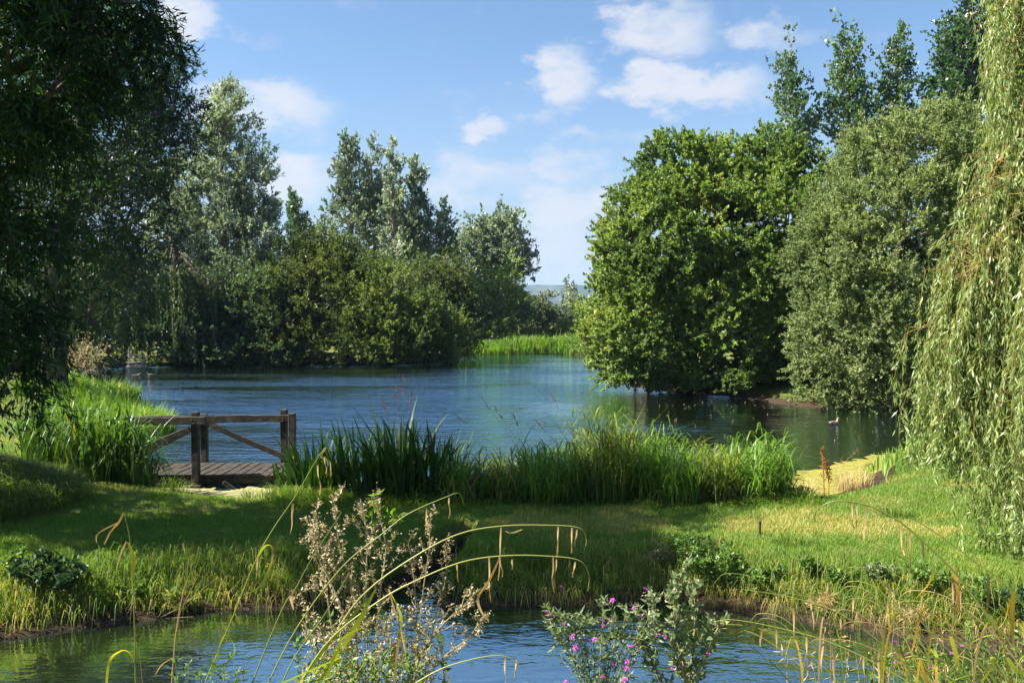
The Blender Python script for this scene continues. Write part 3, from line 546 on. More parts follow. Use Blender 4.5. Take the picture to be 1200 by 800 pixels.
tree('goat_willow', 'rounded bush with a yellow-green sunlit top, under the tall poplars', 'bush', 'bushes along the far bank', (-7.2, 49),
     [E(448, 358, 48.4, 42, 52, 2.4), E(425, 330, 49, 38, 32, 2), E(378, 296, 50.5, 30, 26, 1.6), E(440, 388, 48, 46, 36, 2), E(440, 410, 47.6, 44, 16, 1.4)],
     330, M['lime'], M['bark'], .16, P(440, 330, 49), 54, L=.14, W=.07, twig=.85, ntw=7, nlf=17, up=.8, hollow=.55, lump=.2, fork=.0, zmin=.2)
tree('goat_willow', 'low round bush with a pale lit top, nearest the open water', 'bush', 'bushes along the far bank', (-5.0, 49.6),
     [E(500, 378, 48.6, 34, 40, 2), E(470, 392, 48, 40, 34, 2), E(522, 396, 48.8, 28, 28, 1.4), E(500, 412, 47.9, 40, 15, 1.2)],
     240, M['lime'], M['bark'], .12, P(500, 360, 48.8), 55, L=.14, W=.07, twig=.75, ntw=7, nlf=17, up=.8, hollow=.6, lump=.16, fork=.0, zmin=.15)
tree('bay_willow', 'dark rounded willow with drooping sprays at the end of the wooded bank', 'tree', 'bushes along the far bank', (-3.9, 53.5),
     [E(522, 350, 52.5, 32, 52, 1.8), E(540, 372, 52.5, 22, 40, 1.4), E(505, 330, 53, 26, 30, 1.6)],
     260, M['olive'], M['bark'], .16, P(520, 330, 53), 56, L=.17, W=.07, twig=.9, ntw=7, nlf=17, up=-.1, droop=.7, hollow=.4, lump=.14, fork=.0, zmin=.2)
tree('elder_bush', 'grey-green bush spilling over the water below the white willow', 'bush', 'bushes along the far bank', (-15.5, 48.2),
     [E(290, 365, 48.2, 44, 52, 2), E(250, 390, 47.8, 44, 34, 1.8), E(320, 400, 47.8, 44, 28, 1.6), E(210, 402, 47.6, 36, 24, 1.5), E(280, 412, 47.2, 60, 15, 1.4)],
     330, M['dark_leaf'], M['bark'], .14, P(290, 350, 48.5), 57, L=.17, W=.085, twig=.8, ntw=7, nlf=17, up=.3, hollow=.5, lump=.2, fork=.0, zmin=.1)
gp = dict(L=.23, W=.13, twig=.6, ntw=4, nlf=11, up=1.0, hollow=.1, lump=.24, fork=.12, spread=.55)
for (px, top_, w_, lab, sd_, n_, bot, ym) in [
        (408, 160, 25, 'leftmost and tallest poplar of the far group, its left side sunlit', 61, 170, 300, M['greypoplar']),
        (437, 166, 20, 'second tall poplar of the far group, narrow and pale', 62, 130, 300, M['greypoplar']),
        (461, 178, 17, 'shorter poplar squeezed into the middle of the far group', 63, 110, 310, M['silver']),
        (487, 186, 22, 'silver-leaved poplar with a sharp tip beside the gap in the sky', 64, 190, 330, M['silver']),
        (521, 240, 15, 'small open poplar at the end of the far group, with bare looking shoots', 65, 50, 320, M['poplar']),
        (348, 228, 15, 'short dark poplar standing alone between white willow and tall poplars', 66, 80, 310, M['poplar'])]:
    Yp = 67 + (sd_ % 3) * 1.5; hh = bot - top_
    tree('aspen_tree', lab, 'tree', 'poplars on the far bank', (P(px + 4, 400, Yp)[0], Yp), [E(px, top_ + hh * .30, Yp, w_ * .58, hh * .30, 1.1), E(px + 2, top_ + hh * .66, Yp, w_ * 1.05, hh * .36, 1.9), E(px - 1, top_ + hh * .10, Yp, w_ * .26, hh * .13, .5)],
         int(n_ * 1.35), ym, M['pale_bark'], .22, P(px, top_ + 26, Yp), sd_, **gp)
# --- beyond the gap
tree('aspen_tree', 'broad topped grey-green poplar standing apart near the gap', 'tree', None, (P(582, 400, 76)[0], 76),
     [E(585, 282, 76, 32, 34, 2.4), E(562, 300, 76, 24, 34, 2), E(598, 300, 76, 20, 40, 2), E(585, 330, 76, 28, 30, 2)], 230, M['greypoplar'], M['pale_bark'], .3, P(588, 256, 76), 71, L=.26, W=.2, twig=1.2, ntw=5, nlf=15, up=.4, hollow=.3, lump=.22, fork=.3)
tree('ash_tree', 'yellowish green round tree in front of the broad poplar by the gap', 'tree', None, (P(584, 400, 70)[0], 70),
     [E(582, 350, 70, 34, 36, 2.6), E(556, 366, 70, 26, 34, 2), E(602, 372, 70, 18, 22, 1.6), E(575, 385, 69, 36, 20, 2)], 230, M['alder'], M['bark'], .2, P(582, 330, 70), 72, L=.2, W=.15, twig=.9, ntw=6, nlf=14, hollow=.4, lump=.2, fork=.1, zmin=.3)
for (px, py, rx, ry, Yb, lab, sd_, mm) in [
        (630, 368, 18, 24, 82, 'small grey-green tree beside the hill view, taller of two', 73, M['far_leaf']),
        (652, 380, 14, 14, 90, 'low grey shrub in front of the blue hill', 74, M['far_leaf']),
        (669, 356, 8, 24, 95, 'slim pale young tree standing in front of the blue hill', 75, M['greypoplar']),
        (690, 376, 16, 22, 88, 'bushy green tree half hidden by the alder', 76, M['alder'])]:
    tree('field_tree', lab, 'tree', 'small trees in the gap beyond the pond', (P(px, 400, Yb)[0], Yb), [E(px, py, Yb, rx, ry, 1.8), E(px + 5, py + ry * .5, Yb, rx, ry * .6, 1.6)], 100, mm, M['bark'], .1, P(px, py - ry * .7, Yb), sd_, L=.24, W=.15, twig=.9, ntw=5, nlf=14, up=.5, hollow=.3, fork=.1, zmin=.4)
tree('field_hedge', 'low pale green hedge bank behind the sunlit far reeds', 'hedge', None, (3.4, 78),
     [E(640, 396, 77, 34, 9, 2), E(672, 394, 76, 30, 12, 2), E(612, 400, 77, 28, 8, 2), E(700, 392, 76, 26, 13, 2)], 170, M['lime'], M['bark'], .06, P(650, 392, 77), 77, L=.2, W=.12, twig=.7, ntw=5, nlf=12, up=.5, hollow=.3, fork=0, zmin=.4)
# a wood far behind that closes the view between the trunks (nobody could count it)
rng = np.random.default_rng(99); g = Geo()
wx = np.concatenate([rng.uniform(-75, -4, 5200), rng.uniform(9, 80, 4200)]); wyy = rng.uniform(80, 100, len(wx)); hh = 6.5 + 3.5 * fbm(wx, wyy, .12, 4)
wz = rng.random(len(wx)) ** .7 * hh + .3
k_ = 9; pos = np.repeat(np.stack([wx, wyy, wz], 1), k_, 0) + rng.normal(0, .55, (len(wx) * k_, 3)); n_ = len(pos)
d_ = norm(rng.normal(0, 1, (n_, 3))); leaves(g, pos, d_, norm(np.cross(d_, rng.normal(0, 1, (n_, 3)))), .55, .42, np.clip(rng.normal(.45, .22, n_), 0, 1))
tag(link('woodland', g.mesh('woodland', M['far_leaf'])), 'distant belt of woodland behind the pond trees', None, None, 'stuff')

# ------------------------------------------------------------------ lawn and bank grass
def hz(x, y): return height(np.atleast_1d(x), np.atleast_1d(y))
LY = (7.0, 26.0)
def scatter(n, y0, y1, rng, power=2.0, xpad=1.12, xlo=-1, xhi=1):
    """points on the ground, thinning with distance"""
    a = y0 ** (1 - power); b = y1 ** (1 - power)
    y = (a + (b - a) * rng.random(n)) ** (1 / (1 - power)); x = (rng.uniform(xlo, xhi, n)) * 0.6 * xpad * y
    return x, y
rng = np.random.default_rng(5)
g = Geo()
x, y = scatter(560000, 7.2, 30, rng, 2.3)
ds = sdist(x, y, STREAM); dl = sdist(x, y, LAKE); h = height(x, y)
k = (h > 0.10) & (dl > -0.1) & (y < np.where(x < -8, 30, 30)); x, y, h, ds, dl = x[k], y[k], h[k], ds[k], dl[k]
patch = fbm(x, y, 1.3, 21, 4) * .6 + fbm(x, y, .45, 22, 2) * .4
dry = smooth(.52, .68, patch) * .45 + .10 * (x > 0) * smooth(.35, .6, fbm(x, y, .6, 23)) * smooth(12, 8, y)
edge = smooth(.9, .1, np.minimum(ds, dl))
H = (0.018 + 0.022 * rng.random(len(x)) + 0.04 * fbm(x, y, 3, 24) ** 2 + 0.06 * edge * rng.random(len(x))) * (1 + y * .02)
val = np.clip(.72 - dry + rng.normal(0, .16, len(x)), 0, 1)
blades(g, np.stack([x, y, h - .01], 1), rng.uniform(0, 6.28, len(x)), H, H * rng.uniform(.2, 1.0, len(x)), .006 + .0006 * y, val, rng, segs=1, droop=0, tipw=.1)
tag(link('lawn', g.mesh('lawn', M['lawn'])), 'short mown grass of the bank with drier yellow patches', 'grass', None, 'stuff')

g = Geo()   # long rough grass along the stream banks, drooping to the water
n = 60000; x = rng.uniform(-8, 9, n); y = rng.uniform(5.8, 9.4, n); ds = sdist(x, y, STREAM); h = height(x, y)
dd = np.min([np.hypot(x - a, y - b) for a, b, r in [(-1.05, 8.0, 0), (-1.0, 8.3, 0), (-.97, 8.55, 0), (-.8, 8.9, 0)]], axis=0)
pr = np.where((ds > 0.0) & (h > -.01), np.exp(-((ds - .25) / .34) ** 2), 0) * smooth(.22, .5, dd); pr = np.where(y < 6.6, pr * (np.abs(x) > 3), pr)
k = rng.random(n) < pr * 1.0; x, y, h, ds = x[k], y[k], h[k], ds[k]; n = len(x)
e = 0.06; gxn = (sdist(x + e, y, STREAM) - sdist(x - e, y, STREAM)); gyn = (sdist(x, y + e, STREAM) - sdist(x, y - e, STREAM))
az = np.arctan2(-gyn, -gxn) + rng.normal(0, .8, n)
tuf = fbm(x, y, 2.6, 31, 3); H = (.10 + .20 * tuf * rng.uniform(.6, 1.4, n)) * np.where(x > 1.2, 1.0, .9)
dryb = np.where(x > .9, .34, .20) * smooth(.35, .6, fbm(x, y, 1.9, 32, 3)) + .25 * smooth(.30, .0, h)
val = np.clip(.68 - dryb + rng.normal(0, .16, n), 0, 1)
blades(g, np.stack([x, y, h - .01], 1), az, H, H * rng.uniform(.4, 1.3, n), .0075, val, rng, segs=4, droop=rng.uniform(.3, 1.6, n))
tag(link('bank_grass', g.mesh('bank_grass', M['long_grass'])), 'long rough grass drooping over the edges of the stream', 'grass', None, 'stuff')

g = Geo()   # rough sward round the pond edge and further banks
n = 150000; x = rng.uniform(-26, 20, n); y = rng.uniform(11, 70, n); dl = sdist(x, y, LAKE); h = height(x, y)
pr = np.where((dl > -.05) & ~((y > 19) & (x > 2.5) & (y < 56)) & ~((y > 40) & (x < -2.5) & (y < 60)), np.exp(-(np.maximum(dl - .1, 0) / np.where(y > 50, 7.0, .9)) ** 2), 0)
k = (rng.random(n) < pr) & ~((y < 14.2) & (x > 3.7)) & ~((x > -6.4) & (x < -3) & (y < 15)); x, y, h = x[k], y[k], h[k]; n = len(x)
H = (.20 + .28 * fbm(x, y, .7, 41)) * (1 + (y > 50) * 1.4); val = np.clip(.72 - .35 * smooth(.5, .7, fbm(x, y, .5, 42)) + rng.normal(0, .14, n), 0, 1)
blades(g, np.stack([x, y, h - .02], 1), rng.uniform(0, 6.28, n), H, H * rng.uniform(.1, .6, n), .012 + .0011 * y, val, rng, segs=2, droop=.2)
n2 = 26000; x = rng.uniform(-3.2, 4.0, n2); y = rng.uniform(10.4, 12.3, n2); h = height(x, y); k = rng.random(n2) < smooth(10.3, 11.6, y + .5 * (fbm(x, y, 1.5, 44) - .5)); x, y, h = x[k], y[k], h[k]; n2 = len(x)
H = (.08 + .26 * smooth(10.5, 11.8, y)) * rng.uniform(.5, 1.3, n2); blades(g, np.stack([x, y, h - .02], 1), rng.normal(-1.57, 1.0, n2), H, H * rng.uniform(.3, 1.2, n2), .011, np.clip(rng.normal(.5, .28, n2), 0, 1), rng, segs=2, droop=.5)
tag(link('shore_grass', g.mesh('shore_grass', M['reed'])), 'rough grass fringe along the pond shore', 'grass', None, 'stuff')

g = Geo()   # dark rough grass on the shaded mound
n = 22000; x = rng.normal(-7.1, 1.0, n); y = rng.normal(10.7, .8, n); h = height(x, y); k = h > .42; x, y, h = x[k], y[k], h[k]; n = len(x)
H = rng.uniform(.18, .42, n); az = np.arctan2(y - 11.0, x + 7.6) + rng.normal(0, .8, n)
blades(g, np.stack([x, y, h - .02], 1), az, H, H * rng.uniform(.4, 1.2, n), .011, np.clip(rng.normal(.7, .2, n), 0, 1), rng, segs=4, droop=rng.uniform(.2, 1.0, n))
tag(link('mound_grass', g.mesh('mound_grass', M['long_grass'])), 'shaded mound of rough grass under the near willow', 'grass', None, 'stuff')

# ------------------------------------------------------------------ clumps of reeds, irises and sedges
def clump(name, label, cat, group, cx, cy, rx, ry, n, H, W, m, seed, reach=.35, droop=.3, segs=5, dead=.0, rot=0, power=1.8, zoff=-.03, fan=.7, hvar=.3, leafy=0):
    rng = np.random.default_rng(seed); a = rng.uniform(0, 6.28, n); r = np.sqrt(rng.random(n))
    px, py = rx * r * np.cos(a), ry * r * np.sin(a); x = cx + px * math.cos(rot) - py * math.sin(rot); y = cy + px * math.sin(rot) + py * math.cos(rot)
    h = np.maximum(height(x, y), -.12) + zoff
    az = np.where(rng.random(n) < fan, np.arctan2(y - cy, x - cx) + rng.normal(0, .6, n), rng.uniform(0, 6.28, n))
    Hh = H * (1 - .30 * r ** 2) * rng.uniform(1 - hvar, 1 + hvar * .5, n)
    v = np.clip(.55 + .35 * (Hh / H - .7) + rng.normal(0, .13, n), .12, 1); v[rng.random(n) < dead] = rng.uniform(0, .10)
    dr = np.clip(rng.normal(droop, droop * .6 + .02, n), 0, 2.2); g = Geo()
    b0 = np.array([cx, cy, float(hz(cx, cy)[0])])
    blades(g, np.stack([x, y, h], 1), az, Hh, Hh * reach * rng.uniform(.3, 1.5, n), W * rng.uniform(.6, 1.2, n), v, rng, segs=segs, droop=dr, power=power)
    if leafy:       # upright canes with leaves arching off both sides
        k = rng.random(leafy) ** .5; a = rng.uniform(0, 6.28, leafy); sx = cx + rx * 1.1 * k * np.cos(a); sy = cy + ry * 1.1 * k * np.sin(a); sh = H * .86 * rng.uniform(.45, 1.08, leafy); la = rng.uniform(0, 6.28, leafy); ln = .16 * sh
        lo = np.stack([sx, sy, np.maximum(height(sx, sy), -.1)], 1); hi = lo + np.stack([np.cos(la) * ln, np.sin(la) * ln, sh], 1); tubes(g, lo, hi, .0035, .0018, 3, .25 + .5 * rng.random(leafy))
        nl = 8; u = np.tile(np.linspace(.3, 1, nl), leafy) + rng.normal(0, .03, leafy * nl); r_ = np.repeat(np.arange(leafy), nl); bs = lo[r_] + (hi - lo)[r_] * u[:, None]
        blades(g, bs, la[r_] + np.tile(np.arange(nl) * 3.1, leafy) + rng.normal(0, .5, leafy * nl), rng.uniform(.10, .26, leafy * nl), rng.uniform(.12, .34, leafy * nl), .019, np.clip(rng.normal(.65, .2, leafy * nl), .15, 1), rng, segs=4, droop=rng.uniform(.1, 1.2, leafy * nl), power=1.3)
    return tag(link(name, g.mesh(name, m, False, b0), None, tuple(b0)), label, cat, group)
# big sedge left of the platform
clump('sedge_clump', 'large lush sedge clump with arching strap leaves at the left end of the handrail', 'sedge', 'sedges at the left shore', -6.15, 12.8, .50, .45, 400, 1.42, .040, M['sedge'], 101, reach=.42, droop=.5, segs=7, dead=.04)
clump('sedge_clump', 'lower sedge clump spilling on the grass in front of the big one', 'sedge', 'sedges at the left shore', -5.62, 12.65, .28, .28, 130, .85, .030, M['sedge'], 102, reach=.6, droop=.8, segs=7, dead=.06)
clump('sedge_clump', 'sedge clump rising behind the big one with fewer bent leaves', 'sedge', 'sedges at the left shore', -7.7, 14.7, .7, .6, 520, 1.25, .034, M['sedge'], 103, reach=.5, droop=.4, segs=6, dead=.02)
for i, (px, py, Y, rx, H, lab) in enumerate([(168, 482, 20.5, 1.1, 1.05, 'bright grass clump at the water edge above the handrail end'), (140, 476, 22.5, 1.3, 1.1, 'bright upright grass clump behind the sedges, middle of its row'),
                                        (108, 470, 24.5, 1.4, 1.15, 'bright grass clump with pink flowers in front'), (85, 462, 28, 1.3, 1.1, 'far bright grass clump below the bramble thicket'), (128, 462, 28, 1.5, 1.15, 'farthest bright grass clump along the left waterline'), (62, 470, 25.5, .9, .8, 'yellowish low grass clump at the lawn side of the row')]):
    q = P(px - 10, py, Y); clump('grass_clump', lab, 'tall grass', 'bright tall grass along the left shore', q[0], Y, rx * .85, .9, 1200, H * .88, .026, M['reed'], 110 + i, reach=.28, droop=.2, segs=4, dead=.03)
# irises right of the platform
for i, (px, Y, rx, n, H, lab) in enumerate([(378, 12.3, .42, 130, .86, 'iris clump next to the platform corner, its blades lean left'), (432, 12.1, .45, 150, .98, 'dark iris clump with thin seed stalks standing above it'),
                                       (478, 12.0, .42, 150, 1.08, 'tallest dark iris clump of broad sword leaves'), (516, 12.2, .34, 110, .98, 'iris clump at the right end of the dark irises'), (352, 12.6, .25, 60, .6, 'low sparse iris clump right beside the platform post')]):
    q = P(px, 560, Y); clump('iris_clump', lab, 'iris', 'irises in front of the pond', q[0], Y - .35, rx, .5, int(n * 1.3), H * 1.22, .052, M['iris'], 130 + i, reach=.36, hvar=.45, droop=.10, segs=6, dead=.03, power=1.6)
rl = [(552, 12.2, .62, 'low mixed reed clump starting right of the irises'), (590, 12.1, .70, 'low reed clump with brownish stems below the grass seed heads'), (632, 12.0, .90, 'reed clump of middling height left of the tallest reeds'),
      (668, 12.1, .80, 'reed clump just left of the tallest, its tips sunlit'), (706, 12.1, 1.42, 'tallest bright reed clump with a feathery peak'), (742, 12.0, .98, 'dense leafy reed clump right of the tallest one'),
      (782, 12.0, .90, 'dense bright reed clump halfway to the yellow weed'), (822, 12.0, .82, 'reed clump with drooping sunlit leaves before the last pair'), (858, 12.1, .80, 'reed clump left of the last upright one'), (888, 12.2, .85, 'last upright reed clump beside the yellow floating weed')]
for i, (px, Y, H, lab) in enumerate(rl):
    q = P(px, 560, Y); o_ = clump('reed_clump', lab, 'reeds', 'reeds in front of the pond', q[0] + (i % 3 - 1) * .06, Y - .42 + [.0, .16, -.14, .1][i % 4], .38, .66, 260, H * (1.12 if i % 2 else .98), .019, M['reed' if i % 3 != 1 else 'reed_olive'], 150 + i, reach=.5, droop=.5, segs=6, dead=.10 if px > 600 else .2, hvar=.5, leafy=105)
    clump('reed_clump', lab, 'reeds', 'reeds in front of the pond', q[0], Y - .5, .3, .22, 200, H * .5, .02, M['reed'], 190 + i, reach=.8, droop=.8) if False else None
for i, (px, py, Y, rx, H) in enumerate([(575, 408, 62.5, 2.0, 1.0), (610, 407, 63, 2.6, 1.3), (650, 406, 63, 2.8, 1.3), (690, 405, 63, 2.8, 1.5), (730, 405, 62, 3, 1.5)]):
    q = P(px, py, Y); clump('reed_clump', ['short sunlit reeds at the left end of the far shore', 'bright reed patch on the far shore under the small grey trees', 'bright reeds on the far shore in the middle of the gap', 'tall bright reeds on the far shore beside the alder', 'far reeds mostly behind the alder'][i],
          'reeds', 'reeds on the far shore', q[0], Y, rx, 1.2, 1000, H, .07, M['reed'], 210 + i, reach=.25, droop=.2, segs=3, dead=.04)

# ------------------------------------------------------------------ floating weed and leaves
def mat_sheet(name, poly, m, z, label, seed, edge=.22):
    rng = np.random.default_rng(seed); xs = np.arange(poly[:, 0].min() - .3, poly[:, 0].max() + .3, .06); ys = np.arange(poly[:, 1].min() - .3, poly[:, 1].max() + .3, .06)
    X, Y = np.meshgrid(xs, ys); d = sdist(X.ravel(), Y.ravel(), poly) + (fbm(X.ravel(), Y.ravel(), 3.0, seed, 4) - .5) * edge * 4
    nx_ = len(xs); i_ = (np.arange(len(ys) - 1)[:, None] * nx_ + np.arange(nx_ - 1)[None]).ravel(); f = np.stack([i_, i_ + 1, i_ + nx_ + 1, i_ + nx_], 1)
    f = f[(d[f] < 0).all(1)]; Z = z + .006 * fbm(X.ravel(), Y.ravel(), 9, seed)
    tag(link(name, mesh(name, np.stack([X.ravel(), Y.ravel(), Z], 1), f, m, None, True)), label, 'pond weed', None, 'stuff')
mat_sheet('yellow_weed', np.array([(3.3, 11.9), (3.9, 14.0), (5.2, 15.3), (6.7, 16.5), (7.6, 17.3), (8.2, 17.0), (6.6, 14.6), (5.2, 13.0), (4.0, 12.1)]), M['algae'], .012, 'bright yellow-green weed floating along the right shore', 5)
mat_sheet('pale_weed', np.array([(-6.0, 13.2), (-5.6, 13.75), (-3.1, 13.7), (-3.0, 13.0), (-2.9, 12.4), (-4.2, 12.5), (-5.6, 13.0)]), M['scum'], .012, 'pale yellowish scum on the water in front of the platform', 6)
rng = np.random.default_rng(12); n = 900; x = rng.uniform(2.5, 11, n); y = rng.uniform(15, 30, n); k = (sdist(x, y, LAKE) < -.4) & (rng.random(n) < .15 + .7 * smooth(17, 26, y)); x, y = x[k][:110], y[k][:110]; n = len(x); g = Geo()
a = rng.uniform(0, 6.28, n); leaves(g, np.stack([x, y, np.full(n, .006)], 1), np.stack([np.cos(a), np.sin(a), np.zeros(n)], 1), np.stack([-np.sin(a), np.cos(a), np.zeros(n)], 1), .045, .03, rng.uniform(.2, .9, n), .01)
tag(link('fallen_leaves', g.mesh('fallen_leaves', M['straw'])), 'scattered fallen leaves floating below the alder', 'leaves', None, 'stuff')

# ------------------------------------------------------------------ timber
def beam(p0, p1, w, h, m, name, parent, off, bev=.008, roll=(0, 0, 1), seed=0):
    """bevelled, slightly worn timber from p0 to p1 (world), w across and h along the roll direction"""
    import bmesh
    p0 = np.array(p0, float); p1 = np.array(p1, float); d = norm(p1 - p0); r = np.array(roll, float)
    if abs(d @ r) > .95: r = np.array([0, 1., 0])
    s = norm(np.cross(d, r)); u = np.cross(s, d); rng = np.random.default_rng(seed + int(abs(p0.sum() * 997)) % 9999)
    L = np.linalg.norm(p1 - p0); n = max(2, int(L / .25)); bm = bmesh.new(); rings = []
    for i in range(n + 1):
        c = p0 + (p1 - p0) * i / n - np.array(off) + (rng.normal(0, .003, 3) if 0 < i < n else 0); ww = w * .5 * rng.uniform(.96, 1.03); hh_ = h * .5 * rng.uniform(.96, 1.03)
        rings.append([bm.verts.new(c + s * a * ww + u * b * hh_) for a, b in ((-1, -1), (1, -1), (1, 1), (-1, 1))])
    for a, b in zip(rings[:-1], rings[1:]):
        for j in range(4): bm.faces.new((a[j], a[(j + 1) % 4], b[(j + 1) % 4], b[j]))
    bm.faces.new(rings[0][::-1]); bm.faces.new(rings[-1])
    lon = [e for e in bm.edges if sum(1 for f in e.link_faces if abs(f.normal.dot(Vector(d))) > .9) or len({round(f.normal.dot(Vector(s)), 0) for f in e.link_faces}) > 1]
    bmesh.ops.recalc_face_normals(bm, faces=bm.faces)
    bmesh.ops.bevel(bm, geom=[e for e in bm.edges if e.calc_face_angle(0) > .6], offset=bev, segments=1, affect='EDGES')
    me = bpy.data.meshes.new(name); bm.to_mesh(me); bm.free(); me.materials.append(m); return link(name, me, parent)
JF, JB, DZ_ = 13.9, 15.05, .20
jr = root('fishing_platform', (-5.0, 14.4, 0), 'dark wooden fishing platform with railings and diagonal braces on the near shore', 'platform')
off = (-5.0, 14.4, 0)
nb = 22; x0, x1 = -6.9, -3.52
for i in range(nb):
    xa = x0 + (x1 - x0) * (i + .5) / nb; sk = .0
    beam((xa, JF - .03, DZ_ - .015 + .002 * (i % 3)), (xa + sk, JB + .03, DZ_ - .015 + .002 * (i % 2)), (x1 - x0) / nb * .9, .032, M['wood'], 'deck_board', jr, off, .004, seed=i)
for yb in (JF + .02, (JF + JB) / 2, JB - .02): beam((x0, yb, DZ_ - .085), (x1, yb, DZ_ - .085), .06, .105, M['wood'], 'bearer', jr, off)
xc = P(231.5, 530, JF)[0]; zt = P(232, 482, JF)[2]
beam((xc, JF - .075, -.6), (xc, JF - .075, zt), .115, .115, M['wood'], 'post', jr, off)
beam((xc, JF - .1, -.6), (xc, JF - .1, .06), .22, .17, M['wood'], 'post_footing', jr, off)
xb = P(236, 500, JB)[0]; beam((xb + .02, JB + .09, -.6), (xb + .02, JB + .09, P(236, 487, JB)[2] + .02), .11, .11, M['wood'], 'post', jr, off)
xr = P(331.5, 500, JB)[0]; beam((xr, JB + .09, -.6), (xr, JB + .09, P(332, 480, JB)[2]), .115, .115, M['wood'], 'post', jr, off)
xs = x1 + .0; Ys = JB - .35; beam((P(342.5, 500, Ys)[0], Ys, -.6), (P(342.5, 500, Ys)[0], Ys, P(342, 484, Ys)[2]), .115, .115, M['wood'], 'post', jr, off)
xl = -6.75; beam((xl, JF - .075, -.3), (xl, JF - .075, P(0, 487, JF)[2]), .11, .11, M['wood'], 'post', jr, off); beam((xl, JB + .09, -.3), (xl, JB + .09, P(0, 488, JB)[2]), .11, .11, M['wood'], 'post', jr, off)
zr = P(0, 492, JF)[2]; beam((xl - .15, JF - .155, zr), (xc + .2, JF - .155, zr + .01), .045, .13, M['wood'], 'handrail', jr, off)
zrb = P(0, 491.5, JB)[2]; beam((xl - .1, JB + .01, zrb), (P(346, 490, JB)[0], JB + .01, zrb + .02), .05, .125, M['wood'], 'handrail', jr, off)
beam((xc - .06, JF - .155, zr - .12), (xl + .1, JF - .155, DZ_ + .14), .045, .095, M['wood'], 'brace', jr, off)
beam((xb - .04, JB + .012, zrb - .1), (xl + .1, JB + .012, DZ_ + .10), .045, .095, M['wood'], 'brace', jr, off)
beam((xb + .08, JB + .012, zrb - .06), (P(337, 545, JB)[0], JB + .012, DZ_ + .07), .045, .095, M['wood'], 'brace', jr, off)
beam((P(262, 560, 13.8)[0], 13.78, .10), (P(285, 560, 13.8)[0], 13.78, -.12), .05, .08, M['wood'], 'strut', jr, off)

def bolt(x, y, z):
    g_ = Geo(); c_ = np.array([x, y, z]) - np.array(off); tube_path(g_, [c_, c_ + [0, -.012, 0], c_ + [0, -.014, 0]], [.014, .014, .001], 8); link('bolt', g_.mesh('bolt', M['iron'], True), jr)
for (bx_, by_, bz_) in [(xc - .02, JF - .178, zr + .02), (xc + .02, JF - .178, zr - .03), (xc, JF - .133, .14), (xr, JB - .016, zrb + .02), (xr + .01, JB - .016, zrb - .02), (xb + .03, JB - .016, zrb), (xc - .75, JF - .178, zr - .02)]: bolt(bx_, by_, bz_)
fj = P(164, 428, 46.0); fo = (fj[0], 46.0, 0)
fr_ = root('fishing_platform', fo, 'small pale wooden platform with rails across the pond below the weeping curtains', 'platform')
W_ = .40
for sx in (-W_, W_): beam((fj[0] + sx, 45.6, -.5), (fj[0] + sx, 45.6, (1.02 if sx < 0 else .72)), .09, .09, M['old_wood'], 'post', fr_, fo)
for z_ in (.68, .30): beam((fj[0] - W_ - .08, 45.53, z_), (fj[0] + W_ + .06, 45.53, z_), .04, .08, M['old_wood'], 'rail', fr_, fo)
beam((fj[0] - W_, 45.52, .62), (fj[0] + W_, 45.52, .34), .03, .06, M['old_wood'], 'brace', fr_, fo)
for i in range(6): beam((fj[0] - W_ - .05 + i * .17, 45.6, .14), (fj[0] - W_ - .05 + i * .17, 46.7, .14), .15, .03, M['old_wood'], 'deck_board', fr_, fo)
beam((fj[0] - W_ - .15, 45.56, .08), (fj[0] + W_ + .15, 45.56, .08), .05, .09, M['old_wood'], 'bearer', fr_, fo)

pq = P(890, 634, 9.35); ph = float(hz(pq[0], 9.35)[0])
g = Geo(); tube_path(g, [(0, 0, -.08), (.002, 0, .06), (.004, .002, .13), (.004, .002, .16)], [.014, .014, .015, .017], 8); tube_path(g, [(.004, .002, .16), (.004, .002, .161)], [.017, .001], 8)
tag(link('wooden_peg', g.mesh('wooden_peg', M['wood'], True), None, (pq[0], 9.35, ph)), 'small dark peg standing upright in the sunny lawn', 'peg')

